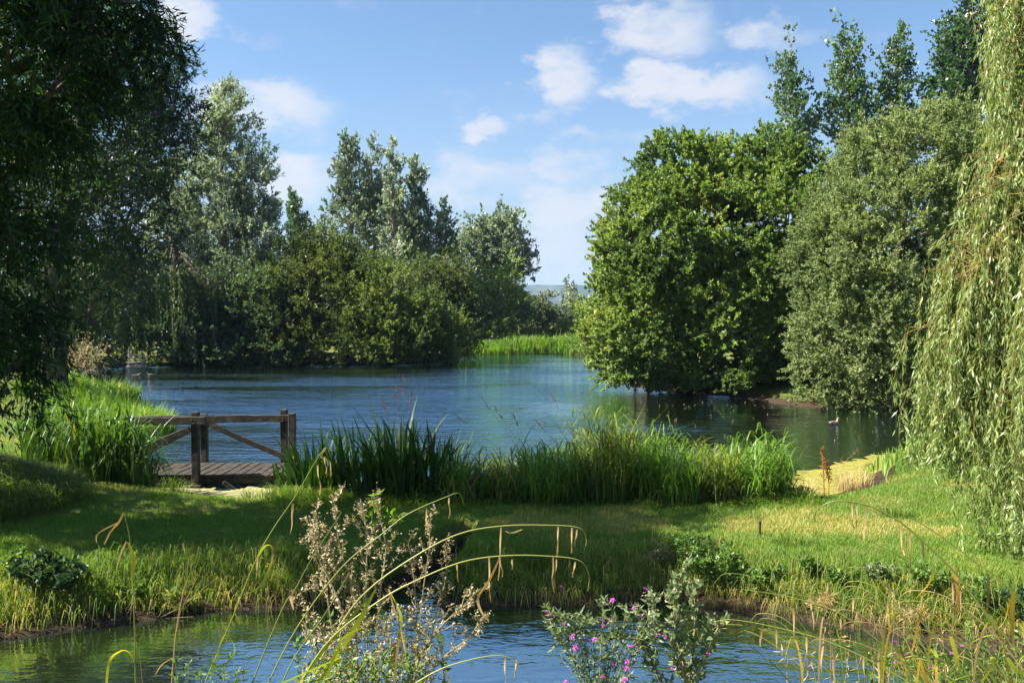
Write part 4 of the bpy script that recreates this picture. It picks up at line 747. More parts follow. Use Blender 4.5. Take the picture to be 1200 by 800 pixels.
# ------------------------------------------------------------------ ducks
def duck(label, x, y, rz, body_cols, s=1.0, white=False):
    rt = root('duck', (x, y, 0), label, 'duck', 'ducks on the pond'); rt.rotation_euler = (0, 0, rz); rt.scale = (s, s, s)
    st = [(-.27, .10, .006, .006), (-.24, .085, .030, .012), (-.18, .060, .062, .042), (-.09, .045, .092, .072), (.0, .040, .098, .080), (.09, .048, .086, .074), (.145, .072, .056, .060),
          (.165, .115, .036, .040), (.175, .150, .029, .032), (.185, .178, .032, .030), (.200, .195, .035, .030), (.220, .196, .030, .026), (.240, .190, .014, .012)]
    st = np.array(st); t = np.linspace(0, 1, len(st)); tt = np.linspace(0, 1, 34); st2 = spline(st, 34)
    ax = np.gradient(st2[:, [0, 1]], axis=0); ax /= np.linalg.norm(ax, axis=1)[:, None]; v = []; ns = 14
    for i in range(34):
        nrm = np.array([-ax[i, 1], ax[i, 0]])
        for j in range(ns):
            th = j / ns * 2 * math.pi; q = st2[i, [0, 1]] + nrm * math.sin(th) * st2[i, 3]
            v.append((q[0], math.cos(th) * st2[i, 2], q[1]))
    i_ = np.arange(ns); j_ = (i_ + 1) % ns; f = (np.stack([i_, j_, j_ + ns, i_ + ns], 1)[None] + (np.arange(33) * ns)[:, None, None]).reshape(-1, 4)
    v = np.array(v); c = v[f].mean(1); val = np.clip(.45 + .25 * np.sin(c[:, 0] * 60) + .2 * (c[:, 2] < .02), 0, 1); val[c[:, 0] > .165] = .12
    link('body', mesh('body', v, f, body_cols, val, True), rt)
    for sy in (-1, 1):
        g = Geo(); u = np.linspace(0, 1, 9); vv = []
        for a in u:
            wv_ = math.sin(a * math.pi) ** .6
            for b in np.linspace(-1, 1, 6): vv.append((.10 - .32 * a, sy * (.088 * (1 - .35 * a) + .012 * math.cos(b * 1.5) * wv_), .065 + .028 * a + b * .042 * wv_))
        k_ = np.arange(5); ff = (np.stack([k_, k_ + 1, k_ + 7, k_ + 6], 1)[None] + (np.arange(8) * 6)[:, None, None]).reshape(-1, 4)
        g.add(vv, ff, np.tile([.3, .7, .5, .9, .4], 8)); link('wing', g.mesh('wing', body_cols, True), rt)
    g = Geo(); tube_path(g, [(.232, 0, .190), (.258, 0, .184), (.285, 0, .180), (.292, 0, .180)], [.012, .012, .011, .003], 8); o = link('bill', g.mesh('bill', M['yellow_leaf'], True), rt)
    return rt
M['duck_pale'] = leaf_mat('pale_duck_feather', [(0, (.16, .08, .05)), (.3, (.30, .20, .14)), (1, (.42, .34, .28))], 0.05, (1, 1, 1), .7)
M['duck_brown'] = leaf_mat('brown_duck_feather', [(0, (.10, .07, .04)), (1, (.42, .34, .24))], 0.05, (1, 1, 1), .7)
q = P(977, 498, 21.9); duck('pale buff duck swimming below the grey-green bush', q[0], 21.9, R(28), M['duck_pale'], .8)
q = P(160, 441, 39.5); duck('left of two small brown ducks near the far platform', q[0], 39.5, R(20), M['duck_brown'], .75)
q = P(177, 440, 40.0); duck('right of two small brown ducks near the far platform', q[0], 40.0, R(200), M['duck_brown'], .75)

# ------------------------------------------------------------------ plants on the banks
def herb(name, label, cat, group, stems, leafm, stemm, seed, L=.06, W=.02, nside=9, sidelen=.16, per=14, stem_r=.004, flowers=None, clusters=0, cl_m=None, curl=0.0, t0=.15, sideup=.7, drop=.0, whorl=0):
    """leafy plant: stems given as curves, side shoots and leaves grown along them; parts: stem (each), foliage, flower (each)"""
    rng = np.random.default_rng(seed); b = np.array(stems[0][0], float); rt = root(name, b, label, cat, group); gl = Geo(); gs = Geo(); gc = Geo()
    for st in stems:
        c = spline(st, 26); Ls = np.linalg.norm(np.diff(c, axis=0), axis=1).sum(); g = Geo(); tube_path(g, c, np.linspace(stem_r * 1.25, stem_r * .4, 26), 6, rng.uniform(.3, .8))
        link('stem', g.mesh('stem', stemm, True, b), rt)
        for s in range(nside):
            u = t0 + (1 - t0) * (s + rng.random()) / nside; k = min(int(u * 25), 24); p = c[k] + (c[k + 1] - c[k]) * (u * 25 - k); tdir = norm(c[min(k + 1, 25)] - c[max(k - 1, 0)])
            a = s * 2.4 + rng.normal(0, .4); rd = norm(np.array([math.cos(a), math.sin(a), 0]) + tdir * sideup + rng.normal(0, .1, 3)); sl_ = sidelen * (1.1 - .75 * u) * rng.uniform(.6, 1.3) + .01
            q = spline([p, p + rd * sl_ * .5 + tdir * sl_ * .05, p + rd * sl_ * .9 + tdir * sl_ * .25 + np.array([0, 0, -drop * sl_])], 8)
            tubes(gs, q[:-1], q[1:], stem_r * .4, stem_r * .28, 4, rng.random())
            uu = rng.random(per) ** .7 * 6.99; kk = uu.astype(int); pp = q[kk] + (q[kk + 1] - q[kk]) * (uu - kk)[:, None]
            dd_ = norm((q[-1] - q[0]) / max(sl_, .01) * .6 + rng.normal(0, .7, (per, 3)) + np.array([0, 0, .1 - curl])); ss = norm(np.cross(dd_, norm(rng.normal(0, .6, (per, 3)) + np.array([0, 0, 1]))))
            sz = rng.uniform(.5, 1.15, per); leaves(gl, pp, dd_, ss, L * sz, W * sz, np.clip(rng.normal(.5, .25, per), 0, 1), .3)
            if clusters:
                n_ = clusters; pp = q[-1] + rng.normal(0, .011, (n_, 3)); dd_ = norm(rng.normal(0, 1, (n_, 3))); leaves(gc, pp, dd_, norm(np.cross(dd_, rng.normal(0, 1, (n_, 3)))), .014, .007, rng.random(n_), .5)
        n_ = int(per * 2.2 * Ls / .5); uu = (t0 + (1 - t0) * rng.random(n_)) * 24.99; kk = uu.astype(int); pp = c[kk] + (c[kk + 1] - c[kk]) * (uu - kk)[:, None]
        dd_ = norm(rng.normal(0, .8, (n_, 3)) + norm(c[kk + 1] - c[kk]) * .5 + np.array([0, 0, -curl])); ss = norm(np.cross(dd_, norm(rng.normal(0, .6, (n_, 3)) + np.array([0, 0, 1])))); sz = rng.uniform(.5, 1.2, n_)
        leaves(gl, pp, dd_, ss, L * sz, W * sz, np.clip(rng.normal(.5, .25, n_), 0, 1), .3)
    if gs.n: link('sprays', gs.mesh('sprays', stemm, False, b), rt)
    link('foliage', gl.mesh('foliage', leafm, False, b), rt)
    if gc.n: link('seed_clumps', gc.mesh('seed_clumps', cl_m, False, b), rt)
    if flowers:
        g = Geo()
        for ly in range(3):
            a = np.arange(5) / 5 * 6.28 + ly * .5; d_ = norm(np.stack([np.cos(a), np.sin(a), np.full(5, .2 + ly * .55)], 1)); s_ = np.stack([-np.sin(a), np.cos(a), np.zeros(5)], 1)
            leaves(g, d_ * .001, d_, s_, .011 - ly * .002, .009 - ly * .002, rng.random(5), .3)
        fm = g.mesh('flower', M['petal'])
        for (p, s) in flowers:
            o = link('flower', fm, rt, tuple(np.array(p) - b)); o.scale = (s, s, s); o.rotation_euler = tuple(rng.uniform(-.7, .7, 2)) + (rng.uniform(0, 6),)
    return rt
def ribbon(g, pts, w, val, n=14, flat=(0, .25, 1.0), tip=.15, twist=0):
    """flat tapering strap along pts"""
    c = spline(pts, n); t = norm(np.gradient(c, axis=0)); f = np.array(flat, float); s = norm(np.cross(t, norm(f)[None] + np.array([.001, .9, 0])[None]))
    tw = np.linspace(0, twist, n); s2 = np.cross(t, s); s = s * np.cos(tw)[:, None] + s2 * np.sin(tw)[:, None]
    ww = w * .5 * (tip + (1 - tip) * np.sin(np.clip(np.linspace(.14, .98, n), 0, 1) * math.pi) ** .6); v = np.stack([c - s * ww[:, None], c + s * ww[:, None]], 1).reshape(-1, 3)
    i = np.arange(n - 1) * 2; g.add(v, np.stack([i, i + 1, i + 3, i + 2], 1), val)
def pxs(lst, Y, dY=0.0):
    n = len(lst); return [P(a, b, Y + dY * i / max(n - 1, 1)) for i, (a, b) in enumerate(lst)]
def arcs(n, x0, x1, Y, seed):
    """extra arching stems and bent straps for a dense sedge"""
    r = np.random.default_rng(seed); st = []; sp = []
    for i in range(n):
        x = r.uniform(x0, x1); l = r.uniform(.45, 1.0); dx = -190 * l * r.uniform(.5, 1.1); dy = -190 * l * r.uniform(.55, 1.0); y = 840 - r.uniform(0, 15)
        st.append(([(x, y), (x + dx * .35, y + dy * .55), (x + dx * .72, y + dy * .9), (x + dx, y + dy * .97), (x + dx * 1.12, y + dy * .88)], Y + r.uniform(-.3, .4), .15, r.uniform(.002, .0034), r.uniform(.2, .8), 'stem_green' if r.random() < .75 else 'straw'))
        x = r.uniform(x0, x1 + 10); h = r.uniform(50, 120); b = r.uniform(-50, 50)
        sp.append(([(x, 835), (x + b * .2, 835 - h * .7), (x + b * .6, 835 - h), (x + b, 835 - h * r.uniform(.55, .95))], Y + r.uniform(-.4, .4), r.uniform(.005, .010), r.uniform(.05, 1), 'yellow_leaf' if r.random() < .6 else 'straw'))
    return st, sp
AX, AS = arcs(20, 1060, 1240, 3.6, 77)
BX, BS = arcs(9, 940, 1080, 3.9, 78)
CX, CS = arcs(7, 350, 520, 3.8, 79)
def sedge_plant(name, label, cat, stems, straps, spikes, seed, group=None):
    """stems: (px points, Y, dY, radius, value, material); straps: (px points, Y, width m, value, material); spikes: dangling dry spikes"""
    rng = np.random.default_rng(seed); b = np.array(P(*stems[0][0][0], stems[0][1]), float) if stems else np.array(P(*straps[0][0][0], straps[0][1])); rt = root(name, b, label, cat, group)
    for (pp, Y, dY, r, v, m) in stems:
        g = Geo(); c = spline(pxs(pp, Y, dY), 40); tube_path(g, c, np.linspace(r, r * .35, 40), 7, np.linspace(v, max(v - .1, 0), 39).repeat(7)); link('stem', g.mesh('stem', M[m], True, b), rt)
    for (pp, Y, w, v, m) in straps:
        g = Geo(); ribbon(g, pxs(pp, Y, rng.uniform(-.06, .1)), w, v, 16, twist=rng.uniform(-1.2, 1.2)); link('strap_leaf', g.mesh('strap_leaf', M[m], False, b), rt)
    for (px, py, ln, Y) in spikes:
        g = Geo(); dx = rng.uniform(-4, 4); pts = pxs([(px, py), (px + dx * .3, py + ln * .35), (px + dx * .6 + rng.uniform(-2, 2), py + ln * .7), (px + dx, py + ln)], Y)
        ribbon(g, pts, .0085, rng.uniform(.1, .7), 12, tip=.3, twist=rng.uniform(1, 4)); ribbon(g, [p + np.array([.002, .003, 0]) for p in pts], .006, rng.uniform(.1, .7), 12, tip=.3, twist=rng.uniform(-3, 3)); link('seed_spike', g.mesh('seed_spike', M['straw'], False, b), rt)
    return rt
# tiny weeds on the sunny bank tops, each one a plant
def bushy(px, py, Y, w, h, n, leafm, label, seed, L=.05, W=.028, name='bank_weed', cat='weed', group='leafy weeds along the stream bank', per=9, stemm='stem_green', nside=7):
    rng = np.random.default_rng(seed); c = P(px, py, Y); z = max(float(hz(c[0], Y)[0]), 0) - .02; st = []
    for i in range(n):
        a = rng.uniform(0, 6.28); r = w * math.sqrt(rng.random()); top = np.array([c[0] + math.cos(a) * r, Y + math.sin(a) * r * .7, z + h * (1 - .4 * (r / w) ** 2) * rng.uniform(.6, 1.1)])
        b = np.array([c[0] + math.cos(a) * r * .35, Y + math.sin(a) * r * .25, z]); st.append([b, (b + top) / 2 + np.array([0, 0, h * .12]), top])
    return herb(name, label, cat, group, st, leafm, M[stemm], seed, L=L, W=W, nside=nside, sidelen=h * .35, per=per, stem_r=.003, t0=.2, sideup=.5)
bushy(55, 705, 7.75, .40, .36, 15, M['herb_dark'], 'dark glossy leafed bush overhanging the stream at the near left bank', 301, L=.055, W=.035, name='bank_bush', cat='bush', per=12, nside=8)
bushy(20, 672, 8.0, .16, .24, 6, M['herb'], 'small bright weed on top of the left bank above the dark bush', 302)
bushy(150, 682, 7.9, .18, .20, 6, M['herb'], 'fresh green weed in the middle of the sunny left bank', 303)
bushy(210, 700, 7.95, .2, .22, 6, M['long_grass'], 'yellowish tangled weed at the right end of the sunny left bank', 304, L=.08, W=.012)
bushy(815, 676, 8.4, .46, .5, 20, M['herb'], 'wide bright green leafy bush on the bank in front of the lawn', 305, L=.045, W=.024, name='bank_bush', cat='bush', per=12, nside=8)
bushy(860, 690, 8.15, .32, .42, 14, M['herb'], 'leafy green weed against the right flank of the wide bank bush', 306, L=.05, W=.026)
bushy(775, 655, 8.6, .2, .28, 8, M['dead'], 'reddish brown dried weed at the left end of the wide bank bush', 307, L=.035, W=.016, stemm='dead')
for i, (px, py, Y, w, h, mm, lab) in enumerate([(905, 672, 8.15, .2, .26, 'herb', 'mid green weed patch right of the bank bushes'), (945, 662, 8.1, .2, .30, 'herb', 'broad leaved weed standing out bright on the right bank edge'), (985, 675, 7.9, .2, .30, 'herb', 'darker weed hanging over the right bank edge'),
        (1035, 672, 7.8, .24, .34, 'grey_herb', 'grey-green weed on the right bank below the willow'), (1085, 680, 7.6, .26, .36, 'herb', 'tall mixed weed behind the arching sedge stems'), (1140, 690, 7.4, .28, .36, 'herb', 'weed near the frame edge behind the yellow straps'), (1190, 700, 7.2, .3, .4, 'herb_dark', 'dark weed at the far right end of the bank'),
        (965, 690, 7.75, .16, .30, 'straw', 'straw coloured dead weed leaning down to the water'), (1065, 705, 7.4, .2, .30, 'straw', 'pale dead weed tangle low on the right bank')]):
    bushy(px, py, Y, w * .75, h * .75, 6, M[mm], lab, 310 + i, L=.05 if mm != 'straw' else .09, W=.026 if mm != 'straw' else .008)
# white daisies and dry sticks
g = Geo(); c0 = P(185, 722, 7.85)
for d_ in [(-.28, .05), (.22, .12), (.35, .02), (-.1, .16), (.12, .22), (-.34, .14)]: tubes(g, c0[None] + np.array([[0, 0, -.02]]), c0[None] + np.array([[d_[0], -.05, d_[1] * .8]]), .006, .002, 5)
tag(link('dead_branch', g.mesh('dead_branch', M['dead'], False, c0), None, tuple(c0)), 'grey forked dead branch lying against the left stream bank', 'branch')
g = Geo(); c0 = P(215, 700, 7.9) * np.array([1, 1, 0]) + np.array([0, 0, .1])
for d_ in [(.05, .55), (.22, .42), (.38, .50), (-.05, .38), (.3, .25)]: tubes(g, c0[None], c0[None] + np.array([[d_[0], -.03, d_[1]]]), .004, .0015, 5)
tag(link('dead_branch', g.mesh('dead_branch', M['straw'], False, c0), None, tuple(c0)), 'spray of thin straw coloured twigs rising from the left stream bank', 'branch')
# dock and dry grasses by the yellow weed
q = P(966, 580, 13.2); zz = max(float(hz(q[0], 13.2)[0]), 0)
herb('dock_plant', 'rust coloured dead dock spike by the yellow floating weed', 'dock', None, [[(q[0], 13.2, zz), (q[0] - .02, 13.2, zz + .4), (q[0] - .05, 13.2, zz + .72)], [(q[0] + .05, 13.15, zz), (q[0] + .06, 13.2, zz + .3), (q[0] + .02, 13.2, zz + .52)]], M['dock'], M['dock'], 331, L=.035, W=.02, nside=14, sidelen=.10, per=12, stem_r=.007, t0=.25, sideup=1.4)
for i, (px, Y, H, lab) in enumerate([(945, 13.0, .42, 'sparse straw coloured grass tuft left of the rusty dock'), (992, 13.4, .45, 'tuft of dry seeding grass right of the rusty dock'), (1010, 13.8, .40, 'thin dry grass tuft farthest right beside the yellow weed'), (925, 12.8, .4, 'green and straw tuft next to the last reed clump')]):
    q = P(px, 570, Y); clump('grass_tuft', lab, 'grass tuft', 'dry grass tufts by the yellow weed', q[0], Y, .18, .15, 70, H, .010, M['straw'], 335 + i, reach=.5, droop=.3, segs=4)
for i, (px, py, Y, H, lab) in enumerate([(300, 600, 12.0, .28, 'small bright grass tuft on the lawn edge before the pale scum'), (325, 606, 11.8, .34, 'grass tuft at the foot of the first irises'), (205, 590, 12.2, .36, 'thin leaning tuft between big sedge and platform'), (950, 602, 11.6, .16, 'clover green tuft in the sunny lawn below the yellow weed'),
        (700, 640, 9.3, .14, 'rough grass tuft where the lawn shade ends'), (930, 640, 9.0, .22, 'dry brownish grass tuft in the sunny lawn'), (1045, 600, 10.4, .26, 'thin seeding tuft in the lawn left of the willow curtain')]):
    q = P(px, py, Y); clump('grass_tuft', lab, 'grass tuft', 'grass tufts in the lawn', q[0], Y, .2, .14, 110, H, .009, M['long_grass'], 341 + i, reach=.6, droop=.4, segs=4)
# seed stalks above the reeds
for i, (px, Yb, tops, lab) in enumerate([(640, 11.7, [(575, 480), (590, 492), (548, 497), (608, 500)], 'group of fine grass stalks with nodding seed heads over the water'), (700, 11.8, [(655, 479), (640, 505)], 'pair of fine seed stalks left of the tallest reeds'), (470, 11.9, [(465, 472), (480, 478), (452, 482), (472, 462)], 'thin branching brown seed stalks above the tallest irises'),
                                   (975, 12.6, [(940, 560), (1000, 532), (1013, 545), (985, 540)], 'loose pale seed stalks beside the yellow weed')]):
    b = P(px, 590, Yb); b[2] = max(float(hz(b[0], Yb)[0]), 0); rt = root('seed_stalk', b, lab, 'grass stalk', 'seeding grass stalks'); 
    for (tx, ty) in tops:
        tq = P(tx, ty, Yb); g = Geo(); c = spline([b, b * .45 + tq * .55 + np.array([.0, 0, .14]), tq], 16); tube_path(g, c, np.linspace(.003, .0018, 16), 5, .5); link('stem', g.mesh('stem', M['straw'], True, b), rt)
        g = Geo(); rr = np.random.default_rng(i * 7 + tx); nn = 40; pp = tq + (c[-1] - c[-4]) * rr.random((nn, 1)) * 1.2 + rr.normal(0, .006, (nn, 3)); dd_ = norm(norm(c[-1] - c[-4]) + rr.normal(0, .4, (nn, 3))); leaves(g, pp, dd_, norm(np.cross(dd_, rr.normal(0, 1, (nn, 3)))), .028, .008, rr.random(nn) * .6)
        link('seed_head', g.mesh('seed_head', M['dock'], False, b), rt)

# ------------------------------------------------------------------ plants in the foreground, rooted on the near bank
def ground_foot(px, py, Y):
    p = P(px, py, Y); p[2] = float(hz(p[0], Y)[0]) - .03; return p
def ws(pts, Y, dY=0):
    """stem: foot on the near bank below the first picture point"""
    c = pxs(pts, Y, dY); f = c[0].copy(); f[2] = min(float(hz(f[0], f[1])[0]) - .03, f[2] - .05); return [f] + c
herb('willowherb_plant', 'tall dead willowherb, fluffy beige seed stalks, standing over the stream', 'wild plant', 'seeded willowherb in front of the stream',
     [ws([(432, 800), (428, 700), (430, 640), (426, 592)], 4.0), ws([(396, 800), (384, 700), (378, 650), (368, 600)], 4.05), ws([(440, 800), (446, 690), (452, 640), (440, 588)], 4.1), ws([(410, 810), (402, 720), (372, 650), (364, 625)], 3.95), ws([(420, 800), (412, 690), (398, 640), (392, 584)], 4.0)],
     M['dead'], M['dead'], 401, L=.026, W=.011, nside=17, sidelen=.16, per=13, stem_r=.0045, clusters=20, cl_m=M['dead'], curl=.3, sideup=.9)
herb('willowherb_plant', 'dead willowherb with a tall pale spire, right of the fluffiest one', 'wild plant', 'seeded willowherb in front of the stream',
     [ws([(486, 800), (495, 700), (502, 650), (505, 600)], 4.0), ws([(490, 800), (488, 720), (484, 670), (478, 632)], 4.1), ws([(478, 800), (510, 742), (540, 712), (562, 690)], 3.9), ws([(492, 810), (520, 770), (548, 748), (566, 722)], 4.0), ws([(484, 800), (520, 690), (522, 640)], 4.05)],
     M['dead'], M['dead'], 402, L=.026, W=.010, nside=14, sidelen=.11, per=10, stem_r=.0045, clusters=14, cl_m=M['dead'], curl=.3, sideup=1.0)
herb('willowherb_plant', 'shorter dead willowherb at the left, half brown half green', 'wild plant', 'seeded willowherb in front of the stream',
     [ws([(385, 800), (372, 760), (360, 720), (352, 690)], 3.9), ws([(400, 800), (392, 770), (384, 740)], 3.8), ws([(460, 800), (458, 760), (450, 720)], 3.9)],
     M['dead'], M['stem_green'], 403, L=.03, W=.012, nside=9, sidelen=.11, per=9, stem_r=.004, clusters=9, cl_m=M['dead'], curl=.2)
herb('willowherb_plant', 'low bushy dead willowherb with many short side shoots, closest to the frame bottom', 'wild plant', 'seeded willowherb in front of the stream',
     [ws([(400 + 14 * i, 820), (398 + 15 * i, 770), (392 + 17 * i, 735 - (i * 37) % 40)], 3.75 + .06 * (i % 3)) for i in range(-2, 8)],
     M['dead'], M['stem_green'], 411, L=.03, W=.011, nside=9, sidelen=.10, per=9, stem_r=.0035, clusters=8, cl_m=M['dead'], curl=.25)
herb('low_weed', 'green leafy weed mixed among the dead willowherb feet', 'wild plant', None, [ws([(350 + 21 * i, 825), (352 + 21 * i, 780), (347 + 21 * i, 742 - (i * 23) % 30)], 3.85 + .05 * (i % 3)) for i in range(0, 9)], M['herb'], M['stem_green'], 412, L=.038, W=.014, nside=7, sidelen=.07, per=6, stem_r=.0028)
herb('green_shoot', 'fresh green leafy shoot topping the dead willowherb', 'wild plant', None, [pxs([(440, 640), (436, 610), (441, 578)], 4.02), pxs([(440, 625), (455, 612), (466, 603)], 4.02)], M['fresh'], M['stem_green'], 404, L=.042, W=.017, nside=6, sidelen=.05, per=4, stem_r=.002, t0=.35)
herb('low_weed', 'low green weed stalks with pale mauve heads by the stream, under the dead stalks', 'wild plant', None, [ws([(440 + 12 * i, 815), (445 + 9 * i, 790), (452 + 8 * i + (i % 2) * 6, 765 + 9 * (i % 3))], 3.6 + .05 * (i % 3)) for i in range(-8, 6)], M['herb'], M['stem_green'], 405, L=.035, W=.014, nside=5, sidelen=.06, per=5, stem_r=.0028, clusters=6, cl_m=M['dead'])
herb('low_weed', 'low green weed with small leaves at the bottom edge beside the dry stalk', 'wild plant', None, [ws([(205 + 14 * i, 815), (207 + 14 * i, 790), (204 + 15 * i, 765 + 11 * (i % 3))], 3.7 + .05 * (i % 3)) for i in range(0, 6)], M['herb'], M['stem_green'], 406, L=.03, W=.012, nside=4, sidelen=.05, per=4, stem_r=.0025)
fl = [(661, 731), (671, 745), (646, 721), (640, 717), (658, 688), (711, 708), (718, 703), (751, 722), (743, 712), (706, 727), (707, 733), (756, 690), (674, 758), (675, 760), (688, 750), (716, 726), (740, 757), (747, 756), (771, 744), (735, 775), (720, 778), (706, 793), (734, 783), (663, 799), (697, 749), (779, 746), (830, 766), (732, 796), (789, 782), (764, 731)]
herb('willowherb_plant', 'flowering willowherb with small magenta flowers and grey-green leaves', 'wild plant', None,
     [ws([(700 + a * .35, 820), (700 + a * .6, 770), (700 + a, 735 - 0 * a)] + [(700 + a * 1.12, t)], 3.7 + .04 * (i % 4)) for i, (a, t) in enumerate([(-50, 712), (-36, 722), (-20, 724), (-6, 728), (6, 700), (16, 706), (30, 712), (42, 708), (54, 722), (-28, 745), (24, 742), (70, 740), (62, 760), (-44, 755)])],
     M['grey_herb'], M['stem_green'], 407, L=.036, W=.010, nside=13, sidelen=.085, per=8, stem_r=.0028, flowers=[(P(a, b, 3.62 + .05 * (i % 3)), 1.0 + .4 * ((i * 7) % 5) / 5) for i, (a, b) in enumerate(fl)])
herb('leafy_plant', 'bushy green leafed plant with a woody stem right of the magenta flowers', 'wild plant', None,
     [ws([(806, 820), (800, 770), (796, 730), (788, 690)], 3.9), ws([(808, 820), (790, 760), (770, 720), (764, 700)], 3.85), ws([(806, 820), (812, 760), (815, 720), (812, 684)], 3.95), ws([(806, 820), (826, 770), (838, 742), (846, 728)], 3.9), ws([(806, 820), (790, 720), (802, 660)], 4.0), ws([(806, 820), (774, 790), (758, 760), (750, 745)], 3.8)],
     M['grey_herb'], M['dead'], 408, L=.042, W=.022, nside=12, sidelen=.095, per=9, stem_r=.006, t0=.3, clusters=4, cl_m=M['dead'])
sedge_plant('pendulous_sedge', 'pendulous sedge whose two pale stems arch right with dangling dry spikes', 'sedge',
    [([(335, 830), (383, 753), (447, 702), (494, 677), (542, 658), (589, 651), (637, 651), (678, 656), (690, 673), (689, 692)], 3.7, .1, .0042, .9, 'stem_green'),
     ([(345, 830), (400, 730), (437, 686), (497, 645), (542, 624), (589, 616), (637, 615), (678, 618), (687, 632), (684, 647)], 3.75, .1, .0042, .9, 'stem_green'),
     ([(300, 830), (345, 740), (400, 665), (447, 626), (478, 602), (523, 582), (538, 578), (544, 591)], 3.8, .1, .0036, .6, 'stem_green'),
     ([(470, 810), (520, 782), (575, 768), (600, 772), (620, 790)], 3.5, .0, .003, .8, 'stem_green')],
    [*CS, ([(350, 830), (410, 745), (440, 690)], 3.65, .022, .75, 'yellow_leaf'), ([(340, 820), (380, 760), (432, 700)], 3.7, .016, .95, 'yellow_leaf'), ([(452, 800), (470, 730), (456, 690)], 3.8, .016, .85, 'yellow_leaf'), ([(455, 690), (470, 740), (476, 770), (481, 790)], 3.75, .010, .15, 'straw'),
     ([(585, 655), (573, 680), (560, 700), (565, 718), (573, 726)], 3.75, .013, .3, 'straw'), ([(612, 620), (600, 624), (592, 622)], 3.78, .010, .8, 'straw'), ([(330, 800), (400, 770), (370, 790)], 3.6, .016, .9, 'yellow_leaf'), ([(370, 830), (395, 760), (405, 745), (425, 735)], 3.6, .014, .7, 'yellow_leaf')],
    [(587, 618, 62, 3.8), (654, 617, 36, 3.84), (670, 618, 30, 3.84), (676, 620, 20, 3.84), (648, 652, 42, 3.78), (652, 655, 34, 3.78), (535, 660, 22, 3.75), (585, 652, 24, 3.77), (573, 653, 52, 3.77), (526, 583, 24, 3.88), (500, 596, 30, 3.86), (600, 655, 12, 3.77), (674, 658, 18, 3.79), (605, 772, 26, 3.5), (592, 770, 40, 3.5)], 421)
sedge_plant('pendulous_sedge', 'green sedge stem leaning right with one curled dry leaf, left of the dead willowherb', 'sedge',
    [([(232, 830), (242, 796), (274, 720), (300, 656), (321, 618), (347, 580), (370, 540), (381, 524)], 3.9, .1, .0042, .5, 'stem_green'), ([(285, 830), (297, 796), (330, 715), (347, 688), (365, 655), (400, 600)], 3.8, .1, .004, .45, 'stem_green'), ([(318, 830), (345, 770), (380, 720), (410, 670)], 3.7, .1, .0036, .5, 'stem_green')],
    [([(300, 656), (310, 640), (318, 640), (319, 656), (306, 685), (287, 697)], 3.92, .012, .75, 'yellow_leaf'), ([(318, 638), (320, 650), (318, 662)], 3.90, .010, .1, 'straw'), ([(345, 690), (341, 700), (344, 714)], 3.82, .016, .2, 'straw'), ([(248, 790), (262, 745), (274, 755), (272, 770), (250, 785)], 3.8, .008, .9, 'yellow_leaf'), ([(382, 524), (376, 535), (386, 540), (388, 558)], 3.98, .010, .5, 'straw')],
    [(372, 545, 34, 3.98), (343, 590, 36, 3.95), (302, 650, 24, 3.92), (380, 535, 20, 3.98)], 422)
sedge_plant('pendulous_sedge', 'single upright sedge stem in front of the left bank, yellow sheath and dry curled tips', 'sedge',
    [([(160, 830), (159, 800), (157, 711), (153, 638), (146, 602)], 3.9, .05, .0042, .35, 'stem_green')],
    [([(150, 635), (156, 650), (156, 668), (155, 690)], 3.9, .017, .5, 'yellow_leaf'), ([(124, 810), (128, 775), (140, 763), (150, 763), (158, 775)], 3.85, .013, .6, 'yellow_leaf'), ([(145, 600), (139, 612), (130, 622), (122, 638)], 3.95, .010, .1, 'straw'), ([(138, 612), (116, 624), (113, 634), (119, 643)], 3.95, .008, .3, 'straw'), ([(148, 634), (141, 650), (136, 668)], 3.93, .008, .6, 'straw')], [], 423)
sedge_plant('dry_stalk', 'straight dry stalk with sparse twigs rising from the near left bank', 'dry stalk',
    [([(200, 830), (203, 780), (208, 730), (216, 690), (220, 678)], 4.0, .05, .005, .2, 'straw'), ([(207, 740), (212, 715), (222, 700)], 4.0, 0, .002, .3, 'straw'), ([(170, 830), (166, 790), (163, 760)], 3.9, 0, .002, .2, 'straw'), ([(284, 830), (285, 790), (286, 777)], 3.6, 0, .0022, .1, 'dead')],
    [([(203, 770), (190, 778), (182, 790)], 4.0, .006, .5, 'straw')], [], 424)
dk = 'stem_green'
